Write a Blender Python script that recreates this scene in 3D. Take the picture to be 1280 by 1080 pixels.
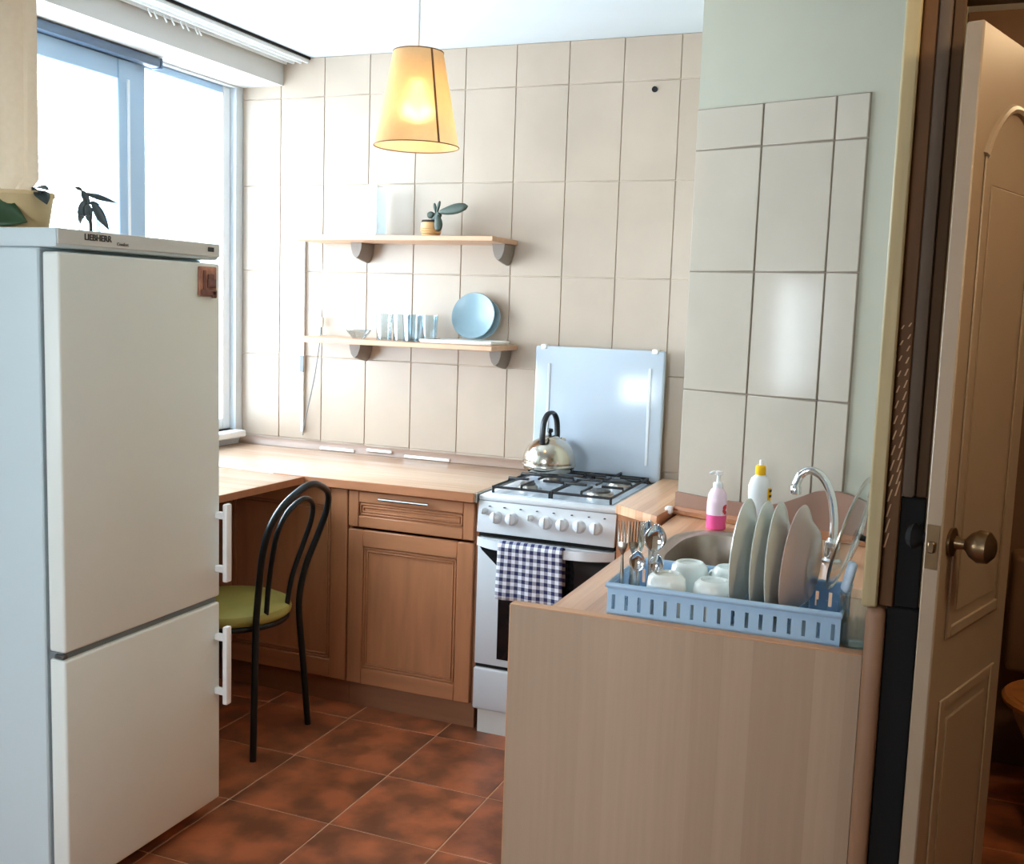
import bpy, bmesh, math, random
from mathutils import Vector, Matrix
random.seed(7)
PI = math.pi
S = bpy.context.scene
C = S.collection
for o in list(bpy.data.objects):
    bpy.data.objects.remove(o)

# ------------------------------------------------------------------ camera, light, exposure
cam_d = bpy.data.cameras.new('camera')
cam = bpy.data.objects.new('camera', cam_d)
C.objects.link(cam)
YAW, PITCH, ROLL, FPX = 0.3815, 0.1188, 0.0336, 1317.24
fw = Vector((-math.sin(YAW) * math.cos(PITCH), math.cos(YAW) * math.cos(PITCH), -math.sin(PITCH)))
rt0 = Vector((math.cos(YAW), math.sin(YAW), 0))
up0 = rt0.cross(fw)
rt = math.cos(ROLL) * rt0 + math.sin(ROLL) * up0
up = -math.sin(ROLL) * rt0 + math.cos(ROLL) * up0
m = Matrix((rt, up, -fw)).transposed().to_4x4()
m.translation = Vector((0, -3.9183, 1.5144))
cam.matrix_world = m
cam_d.sensor_fit = 'HORIZONTAL'
cam_d.sensor_width = 36.0
cam_d.lens = FPX * 36.0 / 1280.0
cam_d.clip_start = 0.02
S.camera = cam

world = bpy.data.worlds.new('sky')
S.world = world
world.use_nodes = True
bg = world.node_tree.nodes['Background']
bg.inputs[0].default_value = (0.82, 0.92, 1.0, 1)
bg.inputs[1].default_value = 30.0


def portal(name, loc, rot, sx, sy):
    l = bpy.data.lights.new(name, 'AREA')
    l.shape = 'RECTANGLE'
    l.size, l.size_y = sx, sy
    l.cycles.is_portal = True
    o = bpy.data.objects.new(name, l)
    o.location = loc
    o.rotation_euler = rot
    C.objects.link(o)


WY0, WY1, WZ0, WZ1 = -2.45, -0.05, 0.93, 2.405        # kitchen window opening in the left wall
RX0, RX1, RZ0, RZ1 = -2.2, -1.0, 1.0, 1.9          # window of the room behind
VY0, VY1, VZ0, VZ1 = -3.56, -3.20, 1.05, 1.75       # narrow window further along the left wall
portal('narrow_window_portal', (-3.14, (VY0 + VY1) / 2, (VZ0 + VZ1) / 2), (0, -PI / 2, 0), VZ1 - VZ0, VY1 - VY0)
portal('kitchen_window_portal', (-3.10, (WY0 + WY1) / 2, (WZ0 + WZ1) / 2), (0, -PI / 2, 0), WZ1 - WZ0, WY1 - WY0)
portal('rear_window_portal', ((RX0 + RX1) / 2, -6.62, (RZ0 + RZ1) / 2), (PI / 2, 0, 0), RX1 - RX0, RZ1 - RZ0)

S.view_settings.view_transform = 'Standard'
S.view_settings.look = 'None'
S.view_settings.exposure = 0.0
S.view_settings.gamma = 1.0
S.view_settings.use_curve_mapping = False
try:
    S.cycles.use_denoising = True
    S.cycles.max_bounces = 10
    S.cycles.diffuse_bounces = 5
    S.cycles.transparent_max_bounces = 12
    S.cycles.sample_clamp_indirect = 6.0
    S.cycles.caustics_reflective = False
    S.cycles.caustics_refractive = False
except Exception:
    pass


# ------------------------------------------------------------------ materials
def lin(c):
    return tuple(((v / 255) / 12.92 if v / 255 <= 0.04045 else ((v / 255 + 0.055) / 1.055) ** 2.4) for v in c) + (1,)


def mat(name, col, rough=0.5, metal=0.0, noise=0.0, scale=8.0, stretch=(1, 1, 1), trans=0.0, ior=1.45, coat=0.0,
        col2=None, rand=0.0, bump=0.0, lo=0.35, hi=0.65, detail=4.0, emit=None):
    M = bpy.data.materials.new(name)
    M.use_nodes = True
    nt = M.node_tree
    b = nt.nodes['Principled BSDF']
    b.inputs['Roughness'].default_value = rough
    b.inputs['Metallic'].default_value = metal
    b.inputs['Transmission Weight'].default_value = trans
    b.inputs['IOR'].default_value = ior
    b.inputs['Coat Weight'].default_value = coat
    c1 = lin(col)
    b.inputs['Base Color'].default_value = c1
    if emit:
        b.inputs['Emission Color'].default_value = lin(emit[0])
        b.inputs['Emission Strength'].default_value = emit[1]
    if col2 or noise or rand:
        c2 = lin(col2) if col2 else tuple(min(1, v * (1 - noise)) for v in c1[:3]) + (1,)
        tc = nt.nodes.new('ShaderNodeTexCoord')
        mp = nt.nodes.new('ShaderNodeMapping')
        mp.inputs['Scale'].default_value = stretch
        nt.links.new(tc.outputs['Object'], mp.inputs['Vector'])
        vec = mp.outputs['Vector']
        if rand:
            oi = nt.nodes.new('ShaderNodeObjectInfo')
            ad = nt.nodes.new('ShaderNodeVectorMath')
            ad.operation = 'ADD'
            mu = nt.nodes.new('ShaderNodeMath')
            mu.operation = 'MULTIPLY'
            mu.inputs[1].default_value = 37.0
            nt.links.new(oi.outputs['Random'], mu.inputs[0])
            nt.links.new(vec, ad.inputs[0])
            nt.links.new(mu.outputs[0], ad.inputs[1])
            vec = ad.outputs[0]
        n = nt.nodes.new('ShaderNodeTexNoise')
        n.inputs['Scale'].default_value = scale
        n.inputs['Detail'].default_value = detail
        nt.links.new(vec, n.inputs['Vector'])
        r = nt.nodes.new('ShaderNodeValToRGB')
        r.color_ramp.elements[0].position = lo
        r.color_ramp.elements[1].position = hi
        r.color_ramp.elements[0].color = c1
        r.color_ramp.elements[1].color = c2
        nt.links.new(n.outputs['Fac'], r.inputs['Fac'])
        out = r.outputs['Color']
        if rand:
            hs = nt.nodes.new('ShaderNodeHueSaturation')
            mr = nt.nodes.new('ShaderNodeMapRange')
            mr.inputs['To Min'].default_value = 1 - rand
            mr.inputs['To Max'].default_value = 1 + rand
            nt.links.new(oi.outputs['Random'], mr.inputs['Value'])
            nt.links.new(mr.outputs[0], hs.inputs['Value'])
            nt.links.new(out, hs.inputs['Color'])
            out = hs.outputs['Color']
        nt.links.new(out, b.inputs['Base Color'])
        if bump:
            bp = nt.nodes.new('ShaderNodeBump')
            bp.inputs['Strength'].default_value = bump
            bp.inputs['Distance'].default_value = 0.01
            nt.links.new(n.outputs['Fac'], bp.inputs['Height'])
            nt.links.new(bp.outputs[0], b.inputs['Normal'])
    return M


def plank_mat(name, cols, width, axis, rough=0.35, grain=0.12):
    """wood-print laminate: narrow strips of slightly different tone across one axis, fine grain along the other"""
    M = bpy.data.materials.new(name)
    M.use_nodes = True
    nt = M.node_tree
    b = nt.nodes['Principled BSDF']
    b.inputs['Roughness'].default_value = rough
    tc = nt.nodes.new('ShaderNodeTexCoord')
    sep = nt.nodes.new('ShaderNodeSeparateXYZ')
    nt.links.new(tc.outputs['Object'], sep.inputs[0])
    dv = nt.nodes.new('ShaderNodeMath')
    dv.operation = 'DIVIDE'
    dv.inputs[1].default_value = width
    nt.links.new(sep.outputs[axis], dv.inputs[0])
    fl = nt.nodes.new('ShaderNodeMath')
    fl.operation = 'FLOOR'
    nt.links.new(dv.outputs[0], fl.inputs[0])
    wn = nt.nodes.new('ShaderNodeTexWhiteNoise')
    wn.noise_dimensions = '1D'
    nt.links.new(fl.outputs[0], wn.inputs['W'])
    r = nt.nodes.new('ShaderNodeValToRGB')
    r.color_ramp.elements[0].color = lin(cols[0])
    r.color_ramp.elements[1].color = lin(cols[1])
    nt.links.new(wn.outputs['Value'], r.inputs['Fac'])
    mp = nt.nodes.new('ShaderNodeMapping')
    sc = [3, 3, 3]
    sc[axis] = 90
    mp.inputs['Scale'].default_value = sc
    nt.links.new(tc.outputs['Object'], mp.inputs['Vector'])
    n = nt.nodes.new('ShaderNodeTexNoise')
    n.inputs['Scale'].default_value = 1.0
    n.inputs['Detail'].default_value = 5
    nt.links.new(mp.outputs[0], n.inputs['Vector'])
    mr = nt.nodes.new('ShaderNodeMapRange')
    mr.inputs['From Min'].default_value = 0.3
    mr.inputs['From Max'].default_value = 0.7
    mr.inputs['To Min'].default_value = 1 - grain
    mr.inputs['To Max'].default_value = 1 + grain
    nt.links.new(n.outputs['Fac'], mr.inputs['Value'])
    hs = nt.nodes.new('ShaderNodeHueSaturation')
    nt.links.new(mr.outputs[0], hs.inputs['Value'])
    nt.links.new(r.outputs['Color'], hs.inputs['Color'])
    nt.links.new(hs.outputs['Color'], b.inputs['Base Color'])
    return M


def gingham_mat(name, period, c_white, c_dark):
    M = bpy.data.materials.new(name)
    M.use_nodes = True
    nt = M.node_tree
    b = nt.nodes['Principled BSDF']
    b.inputs['Roughness'].default_value = 0.9
    uv = nt.nodes.new('ShaderNodeUVMap')
    sep = nt.nodes.new('ShaderNodeSeparateXYZ')
    nt.links.new(uv.outputs[0], sep.inputs[0])
    outs = []
    for k in (0, 1):
        d = nt.nodes.new('ShaderNodeMath'); d.operation = 'DIVIDE'; d.inputs[1].default_value = period
        nt.links.new(sep.outputs[k], d.inputs[0])
        f = nt.nodes.new('ShaderNodeMath'); f.operation = 'FRACT'
        nt.links.new(d.outputs[0], f.inputs[0])
        g = nt.nodes.new('ShaderNodeMath'); g.operation = 'GREATER_THAN'; g.inputs[1].default_value = 0.5
        nt.links.new(f.outputs[0], g.inputs[0])
        outs.append(g)
    a = nt.nodes.new('ShaderNodeMath'); a.operation = 'ADD'
    nt.links.new(outs[0].outputs[0], a.inputs[0]); nt.links.new(outs[1].outputs[0], a.inputs[1])
    h = nt.nodes.new('ShaderNodeMath'); h.operation = 'MULTIPLY'; h.inputs[1].default_value = 0.5
    nt.links.new(a.outputs[0], h.inputs[0])
    r = nt.nodes.new('ShaderNodeValToRGB')
    r.color_ramp.interpolation = 'CONSTANT'
    e = r.color_ramp.elements
    e[0].position = 0; e[0].color = lin(c_white)
    e[1].position = 0.75; e[1].color = lin(c_dark)
    x = e.new(0.25); x.color = tuple((p + q) / 2 * 0.75 for p, q in zip(lin(c_white), lin(c_dark)))
    nt.links.new(h.outputs[0], r.inputs['Fac'])
    nt.links.new(r.outputs[0], b.inputs['Base Color'])
    return M


def shade_mat(name, col, transl=0.5, fwd=0.0):
    M = bpy.data.materials.new(name)
    M.use_nodes = True
    nt = M.node_tree
    out = nt.nodes['Material Output']
    nt.nodes.remove(nt.nodes['Principled BSDF'])
    d = nt.nodes.new('ShaderNodeBsdfDiffuse')
    t = nt.nodes.new('ShaderNodeBsdfTranslucent')
    tc = nt.nodes.new('ShaderNodeTexCoord')
    n = nt.nodes.new('ShaderNodeTexNoise')
    n.inputs['Scale'].default_value = 60
    nt.links.new(tc.outputs['Object'], n.inputs['Vector'])
    r = nt.nodes.new('ShaderNodeValToRGB')
    c = lin(col)
    r.color_ramp.elements[0].color = tuple(v * 0.9 for v in c[:3]) + (1,)
    r.color_ramp.elements[1].color = c
    nt.links.new(n.outputs['Fac'], r.inputs['Fac'])
    nt.links.new(r.outputs[0], d.inputs['Color'])
    nt.links.new(r.outputs[0], t.inputs['Color'])
    mx = nt.nodes.new('ShaderNodeMixShader')
    mx.inputs[0].default_value = transl
    nt.links.new(d.outputs[0], mx.inputs[1])
    nt.links.new(t.outputs[0], mx.inputs[2])
    last = mx
    if fwd:                                     # loosely woven cloth: part of the light passes nearly straight on
        rf = nt.nodes.new('ShaderNodeBsdfRefraction')
        rf.inputs['Roughness'].default_value = 0.95
        rf.inputs['IOR'].default_value = 1.2
        nt.links.new(r.outputs[0], rf.inputs['Color'])
        m2 = nt.nodes.new('ShaderNodeMixShader')
        m2.inputs[0].default_value = fwd
        nt.links.new(mx.outputs[0], m2.inputs[1])
        nt.links.new(rf.outputs[0], m2.inputs[2])
        last = m2
    nt.links.new(last.outputs[0], out.inputs['Surface'])
    return M


def glass_mat(name, col, gloss=0.12, alpha=0.15):
    """thin clear glass: mostly see-through with a glossy film"""
    M = bpy.data.materials.new(name)
    M.use_nodes = True
    nt = M.node_tree
    out = nt.nodes['Material Output']
    nt.nodes.remove(nt.nodes['Principled BSDF'])
    t = nt.nodes.new('ShaderNodeBsdfTransparent')
    t.inputs[0].default_value = lin(col)
    g = nt.nodes.new('ShaderNodeBsdfGlossy')
    g.inputs['Roughness'].default_value = 0.03
    fr = nt.nodes.new('ShaderNodeLayerWeight')
    fr.inputs[0].default_value = 0.35
    mr = nt.nodes.new('ShaderNodeMapRange')
    mr.inputs['To Min'].default_value = gloss * 0.4
    mr.inputs['To Max'].default_value = min(1.0, gloss * 5)
    nt.links.new(fr.outputs['Fresnel'], mr.inputs['Value'])
    mx = nt.nodes.new('ShaderNodeMixShader')
    nt.links.new(mr.outputs[0], mx.inputs[0])
    nt.links.new(t.outputs[0], mx.inputs[1])
    nt.links.new(g.outputs[0], mx.inputs[2])
    nt.links.new(mx.outputs[0], out.inputs['Surface'])
    return M


MT = {}
MT['tile'] = mat('cream_wall_tile', (180, 163, 146), 0.3, noise=0.06, scale=5, rand=0.02, stretch=(1, 1, 1))
MT['grout_b'] = mat('sink_grout', (140, 126, 112), 0.9, noise=0.1, scale=30)
MT['grout'] = mat('wall_grout', (204, 186, 168), 0.9, noise=0.1, scale=30)
MT['tile_b'] = mat('cream_sink_tile', (176, 166, 152), 0.12, noise=0.05, scale=5, rand=0.02)
MT['paint'] = mat('pale_wall_paint', (166, 163, 147), 0.8, noise=0.03, scale=6)
MT['white_paint'] = mat('white_ceiling_paint', (206, 212, 216), 0.85, noise=0.02, scale=5)
MT['beam'] = mat('beam_paint', (200, 198, 194), 0.85, noise=0.03, scale=6)
MT['rear_paint'] = mat('rear_room_paint', (214, 208, 198), 0.85, noise=0.03, scale=4)
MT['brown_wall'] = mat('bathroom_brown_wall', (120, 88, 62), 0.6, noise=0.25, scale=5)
MT['floor'] = mat('floor_grout', (214, 172, 136), 0.9, noise=0.2, scale=20)
MT['ftile'] = mat('terracotta_tile', (184, 106, 68), 0.3, col2=(122, 74, 50), scale=7.5, rand=0.08, detail=10, bump=0.06, lo=0.36, hi=0.60)
MT['rear_floor'] = mat('rear_wood_floor', (140, 100, 68), 0.5, noise=0.3, scale=3, stretch=(8, 1, 1))
MT['cab'] = mat('cabinet_wood', (178, 120, 82), 0.42, noise=0.18, scale=4, stretch=(6, 6, 0.8))
MT['cab_h'] = mat('cabinet_wood_across', (180, 122, 84), 0.42, noise=0.18, scale=4, stretch=(0.8, 6, 6))
MT['plinth'] = mat('plinth_wood', (146, 98, 68), 0.5, noise=0.15, scale=4, stretch=(0.8, 6, 6))
MT['worktop'] = plank_mat('worktop_laminate', ((204, 174, 150), (192, 158, 132)), 0.055, 1, 0.2)
MT['worktop_y'] = plank_mat('sink_worktop_laminate', ((222, 178, 142), (188, 134, 98)), 0.032, 0, 0.3)
MT['wt_edge'] = mat('worktop_edge', (170, 112, 76), 0.4, noise=0.15, scale=6, stretch=(1, 6, 6))
MT['panel'] = plank_mat('end_panel_laminate', ((178, 154, 130), (168, 143, 119)), 0.06, 0, 0.5, 0.035)
MT['panel_edge'] = mat('end_panel_edge', (206, 158, 120), 0.45, noise=0.1, scale=5)
MT['post_base'] = mat('brown_post_base', (158, 120, 92), 0.45, noise=0.1, scale=5)
MT['splash'] = mat('splashback_brown', (146, 112, 94), 0.4, noise=0.1, scale=5)
MT['upstand'] = mat('upstand_trim', (150, 124, 108), 0.4, noise=0.15, scale=6, stretch=(1, 6, 6))
MT['shelf'] = mat('shelf_wood', (206, 164, 132), 0.45, noise=0.14, scale=5, stretch=(0.8, 6, 6))
MT['bracket'] = mat('bracket_grey_plastic', (128, 116, 106), 0.45, noise=0.1, scale=20)
MT['enamel'] = mat('white_enamel', (206, 210, 214), 0.25, noise=0.02, scale=3)
MT['enamel_blue'] = mat('hob_enamel', (182, 193, 205), 0.15, noise=0.02, scale=3)
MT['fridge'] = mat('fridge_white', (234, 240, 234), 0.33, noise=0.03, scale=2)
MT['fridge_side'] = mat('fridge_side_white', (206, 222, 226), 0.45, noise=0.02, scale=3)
MT['fridge_trim'] = mat('fridge_trim_grey', (214, 216, 212), 0.4, noise=0.03, scale=5)
MT['gasket'] = mat('door_gasket', (120, 128, 132), 0.7, noise=0.1, scale=10)
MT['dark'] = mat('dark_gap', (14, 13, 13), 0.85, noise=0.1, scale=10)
MT['logo'] = mat('logo_ink', (40, 40, 44), 0.5, noise=0.05, scale=10)
MT['black_glass'] = mat('oven_glass', (20, 20, 22), 0.08, noise=0.1, scale=3)
MT['black_iron'] = mat('black_iron', (22, 22, 24), 0.45, noise=0.2, scale=40)
MT['burner'] = mat('burner_cap', (110, 108, 106), 0.4, 0.7, noise=0.3, scale=30)
MT['burner_ring'] = mat('burner_ring', (196, 192, 186), 0.3, 0.9, noise=0.1, scale=30)
MT['chair_metal'] = mat('chair_black_tube', (26, 32, 34), 0.28, 0.3, noise=0.1, scale=20)
MT['seat'] = mat('olive_vinyl', (168, 158, 84), 0.5, noise=0.1, scale=14)
MT['steel'] = mat('brushed_steel', (190, 184, 174), 0.25, 1.0, noise=0.08, scale=20, stretch=(1, 1, 12))
MT['chrome'] = mat('chrome', (222, 224, 226), 0.08, 1.0, noise=0.03, scale=10)
MT['sinksteel'] = mat('sink_steel', (176, 164, 152), 0.32, 0.9, noise=0.1, scale=30)
MT['kettle'] = mat('kettle_steel', (198, 190, 176), 0.16, 1.0, noise=0.05, scale=6)
MT['black_plastic'] = mat('black_plastic', (20, 22, 26), 0.35, noise=0.1, scale=20)
MT['ceramic'] = mat('white_ceramic', (226, 232, 228), 0.18, noise=0.02, scale=6)
MT['plate'] = mat('plate_ceramic', (216, 222, 218), 0.16, noise=0.03, scale=6)
MT['pinkplate'] = mat('pinkish_plate', (206, 184, 176), 0.16, noise=0.06, scale=6)
MT['bluerack'] = mat('blue_plastic', (168, 202, 232), 0.35, noise=0.04, scale=8)
MT['blueplate'] = mat('pale_blue_plate', (132, 156, 166), 0.25, noise=0.03, scale=6)
MT['tray'] = mat('white_tray', (238, 236, 230), 0.35, noise=0.03, scale=6)
MT['pinksoap'] = mat('pink_soap', (244, 96, 160), 0.15, noise=0.08, scale=20)
MT['clearpink'] = mat('soap_bottle_clear', (240, 214, 226), 0.12, noise=0.04, scale=10)
MT['white_plastic'] = mat('white_plastic', (236, 238, 238), 0.35, noise=0.02, scale=8)
MT['yellow'] = mat('yellow_plastic', (246, 190, 30), 0.3, noise=0.05, scale=10)
MT['red'] = mat('red_print', (206, 50, 54), 0.4, noise=0.1, scale=30)
MT['pot'] = mat('beige_pot', (206, 178, 132), 0.55, noise=0.1, scale=12)
MT['woodpot'] = mat('ribbed_wood_pot', (206, 160, 104), 0.5, noise=0.2, scale=6, stretch=(1, 1, 10))
MT['leaf'] = mat('leaf_green', (52, 82, 50), 0.4, noise=0.35, scale=14)
MT['darkleaf'] = mat('dark_leaf', (58, 68, 66), 0.45, noise=0.3, scale=20)
MT['cactus'] = mat('cactus_green', (62, 74, 62), 0.5, noise=0.3, scale=30)
MT['glass'] = glass_mat('clear_glass', (244, 249, 251), 0.10)
MT['pane'] = glass_mat('window_glass', (246, 250, 252), 0.08)
MT['lidglass'] = glass_mat('lid_glass', (226, 230, 230), 0.16)
MT['frame'] = mat('blue_window_frame', (160, 188, 214), 0.4, noise=0.03, scale=5)  # white frame with its backlit blue-grey shade put into the colour
MT['frame_dark'] = mat('blind_cassette_grey', (92, 112, 136), 0.45, noise=0.05, scale=8)
MT['white_frame'] = mat('white_window_frame', (232, 238, 242), 0.4, noise=0.02, scale=5)
MT['blind'] = shade_mat('white_roller_blind', (246, 248, 250), 0.75)
MT['curtain'] = shade_mat('beige_curtain', (190, 170, 146), 0.05)
MT['shade'] = shade_mat('yellow_lamp_shade', (238, 204, 156), 0.24, 0.18)
MT['seam'] = mat('shade_seam', (120, 78, 44), 0.7, noise=0.1, scale=20)
MT['bulb'] = mat('lit_bulb', (255, 240, 214), 0.4, noise=0.02, emit=((255, 226, 170), 14.0))
MT['lightwood'] = mat('pale_post_wood', (196, 180, 138), 0.5, noise=0.16, scale=5, stretch=(8, 8, 0.8))
MT['brownwood'] = mat('brown_strip_wood', (112, 76, 42), 0.6, noise=0.25, scale=5, stretch=(8, 8, 0.8))
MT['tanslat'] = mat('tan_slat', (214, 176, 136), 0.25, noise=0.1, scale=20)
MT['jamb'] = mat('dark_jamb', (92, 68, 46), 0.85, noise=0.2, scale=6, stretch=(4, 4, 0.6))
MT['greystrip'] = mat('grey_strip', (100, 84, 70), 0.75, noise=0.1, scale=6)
MT['door'] = mat('beige_door_paint', (172, 152, 128), 0.45, noise=0.06, scale=5)
MT['brass'] = mat('aged_brass', (128, 104, 76), 0.3, 0.9, noise=0.2, scale=20)
MT['oakseat'] = mat('wooden_toilet_seat', (186, 120, 66), 0.35, noise=0.25, scale=5, stretch=(1, 6, 1))
MT['magnet'] = mat('brown_relief', (196, 136, 106), 0.6, col2=(150, 100, 84), scale=40)
MT['sponge'] = mat('blue_sponge', (205, 226, 248), 0.8, noise=0.15, scale=60, bump=0.3)
MT['towel'] = gingham_mat('gingham_cloth', 0.026, (226, 228, 240), (34, 36, 82))
MT['soil'] = mat('potting_soil', (60, 46, 36), 0.95, noise=0.4, scale=60)
MT['cord'] = mat('white_cord', (222, 222, 220), 0.5, noise=0.03, scale=8)
MT['greycord'] = mat('grey_cord', (120, 120, 120), 0.5, noise=0.05, scale=8)


# ------------------------------------------------------------------ geometry helpers
def box(bm, a, b, bev=0.0, seg=1):
    x0, x1 = sorted((a[0], b[0])); y0, y1 = sorted((a[1], b[1])); z0, z1 = sorted((a[2], b[2]))
    vs = [bm.verts.new((x, y, z)) for z in (z0, z1) for y in (y0, y1) for x in (x0, x1)]
    fs = [(0, 2, 3, 1), (4, 5, 7, 6), (0, 1, 5, 4), (2, 6, 7, 3), (0, 4, 6, 2), (1, 3, 7, 5)]
    faces = [bm.faces.new([vs[i] for i in f]) for f in fs]
    if bev:
        es = list({e for f in faces for e in f.edges})
        bmesh.ops.bevel(bm, geom=es, offset=bev, segments=seg, profile=0.5, affect='EDGES')
    return vs


def B(a, b, bev=0.0, seg=1):
    bm = bmesh.new(); box(bm, a, b, bev, seg); return bm


def lathe(bm, prof, seg=32, c=(0, 0, 0), caps=True):
    rings = []
    for r, z in prof:
        if r < 1e-6:
            rings.append([bm.verts.new((c[0], c[1], c[2] + z))])
        else:
            rings.append([bm.verts.new((c[0] + r * math.cos(2 * PI * i / seg), c[1] + r * math.sin(2 * PI * i / seg), c[2] + z)) for i in range(seg)])
    for p, q in zip(rings, rings[1:]):
        for i in range(seg):
            j = (i + 1) % seg
            if len(p) == 1 and len(q) == 1:
                continue
            if len(p) == 1:
                bm.faces.new((p[0], q[j], q[i]))
            elif len(q) == 1:
                bm.faces.new((p[i], p[j], q[0]))
            else:
                bm.faces.new((p[i], p[j], q[j], q[i]))
    if caps:
        if len(rings[0]) > 1: bm.faces.new(list(reversed(rings[0])))
        if len(rings[-1]) > 1: bm.faces.new(rings[-1])


def L(prof, seg=32, caps=True, c=(0, 0, 0)):
    bm = bmesh.new(); lathe(bm, prof, seg, c, caps); return bm


def smooth_pts(pts, n=8, closed=False):
    P = [Vector(p) for p in pts]
    out = []
    N = len(P)
    rng = range(N) if closed else range(N - 1)
    for i in rng:
        p0 = P[(i - 1) % N] if closed or i > 0 else P[0] * 2 - P[1]
        p1 = P[i]; p2 = P[(i + 1) % N]
        p3 = P[(i + 2) % N] if closed or i + 2 < N else P[-1] * 2 - P[-2]
        for k in range(n):
            t = k / n
            out.append(0.5 * ((2 * p1) + (p2 - p0) * t + (2 * p0 - 5 * p1 + 4 * p2 - p3) * t * t + (3 * p1 - p0 - 3 * p2 + p3) * t ** 3))
    if not closed:
        out.append(P[-1])
    return out


def tube(bm, pts, r, seg=10, closed=False, n=0, flat=1.0):
    P = smooth_pts(pts, n, closed) if n else [Vector(p) for p in pts]
    N = len(P)
    rs = r if isinstance(r, (list, tuple)) else None
    ring = []
    nrm = None
    for i in range(N):
        if closed:
            t = (P[(i + 1) % N] - P[i - 1]).normalized()
        else:
            t = (P[min(i + 1, N - 1)] - P[max(i - 1, 0)]).normalized()
        if nrm is None:
            a = Vector((0, 0, 1)) if abs(t.z) < 0.9 else Vector((1, 0, 0))
            nrm = (a - t * a.dot(t)).normalized()
        else:
            nrm = (nrm - t * nrm.dot(t)).normalized()
        bn = t.cross(nrm)
        if rs:
            u = i / max(1, N - 1) * (len(rs) - 1); k = min(int(u), len(rs) - 2); rr = rs[k] + (rs[k + 1] - rs[k]) * (u - k)
        else:
            rr = r
        ring.append([bm.verts.new(P[i] + rr * (math.cos(2 * PI * j / seg) * nrm + flat * math.sin(2 * PI * j / seg) * bn)) for j in range(seg)])
    for i in range(N if closed else N - 1):
        p, q = ring[i], ring[(i + 1) % N]
        for j in range(seg):
            k = (j + 1) % seg
            bm.faces.new((p[j], p[k], q[k], q[j]))
    if not closed:
        bm.faces.new(list(reversed(ring[0]))); bm.faces.new(ring[-1])


def T(pts, r, seg=10, closed=False, n=0, flat=1.0):
    bm = bmesh.new(); tube(bm, pts, r, seg, closed, n, flat); return bm


def prism(bm, pts, axis, a, b):
    """extrude a 2-D outline along axis from a to b"""
    def mk(p, t):
        if axis == 0: return (t, p[0], p[1])
        if axis == 1: return (p[0], t, p[1])
        return (p[0], p[1], t)
    A = [bm.verts.new(mk(p, a)) for p in pts]
    Bv = [bm.verts.new(mk(p, b)) for p in pts]
    bm.faces.new(A); bm.faces.new(list(reversed(Bv)))
    n = len(pts)
    for i in range(n):
        j = (i + 1) % n
        bm.faces.new((A[j], A[i], Bv[i], Bv[j]))


def Pz(pts, axis, a, b, bev=0):
    bm = bmesh.new(); prism(bm, pts, axis, a, b)
    if bev:
        bmesh.ops.bevel(bm, geom=list(bm.edges), offset=bev, segments=2, profile=0.5, affect='EDGES')
    return bm


def islands(bm):
    seen, out = set(), []
    for f0 in bm.faces:
        if f0.index in seen: continue
        st, comp = [f0], []
        seen.add(f0.index)
        while st:
            f = st.pop(); comp.append(f)
            for v in f.verts:
                for g in v.link_faces:
                    if g.index not in seen: seen.add(g.index); st.append(g)
        out.append(comp)
    return out


def objs(name, bm, m, parent=None, loc=(0, 0, 0), rot=(0, 0, 0)):
    """like obj, but every separate piece of the mesh becomes an object of its own"""
    bm.faces.ensure_lookup_table(); bm.faces.index_update()
    res = []
    for comp in islands(bm):
        nb = bmesh.new(); mp = {}
        for f in comp:
            vs = []
            for v in f.verts:
                if v not in mp: mp[v] = nb.verts.new(v.co)
                vs.append(mp[v])
            nb.faces.new(vs)
        res.append(obj(name, nb, m, parent, loc, rot))
    bm.free()
    return res


def obj(name, bm, m, parent=None, loc=(0, 0, 0), rot=(0, 0, 0), smooth=True):
    me = bpy.data.meshes.new(name)
    bmesh.ops.recalc_face_normals(bm, faces=bm.faces)
    if smooth:
        for f in bm.faces: f.smooth = True
        for e in bm.edges:
            if len(e.link_faces) == 2 and e.calc_face_angle(0) > math.radians(38): e.smooth = False
    bm.to_mesh(me); bm.free()
    me.materials.append(MT[m] if isinstance(m, str) else m)
    o = bpy.data.objects.new(name, me)
    o.location = loc; o.rotation_euler = rot
    C.objects.link(o)
    if parent: o.parent = parent
    return o


def tag(o, label, cat, group=None):
    o['label'] = label; o['category'] = cat
    if group: o['group'] = group
    return o


def thing(name, label, cat, loc=(0, 0, 0), rotz=0, group=None):
    o = bpy.data.objects.new(name, None)
    o.empty_display_size = 0.05
    o.location = loc; o.rotation_euler = (0, 0, rotz)
    C.objects.link(o)
    return tag(o, label, cat, group)


def struct(name, bm, m, parent=None, loc=(0, 0, 0), rot=(0, 0, 0)):
    o = obj(name, bm, m, parent, loc, rot)
    if not parent: o['kind'] = 'structure'
    return o


def dup(root, loc, rotz=0, label=None, rot=None):
    r = root.copy(); C.objects.link(r); r.location = loc
    r.rotation_euler = rot if rot else (0, 0, rotz)
    if label: r['label'] = label
    for ch in root.children:
        c = ch.copy(); C.objects.link(c); c.parent = r
        for g in ch.children:
            d = g.copy(); C.objects.link(d); d.parent = c
    return r


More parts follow.
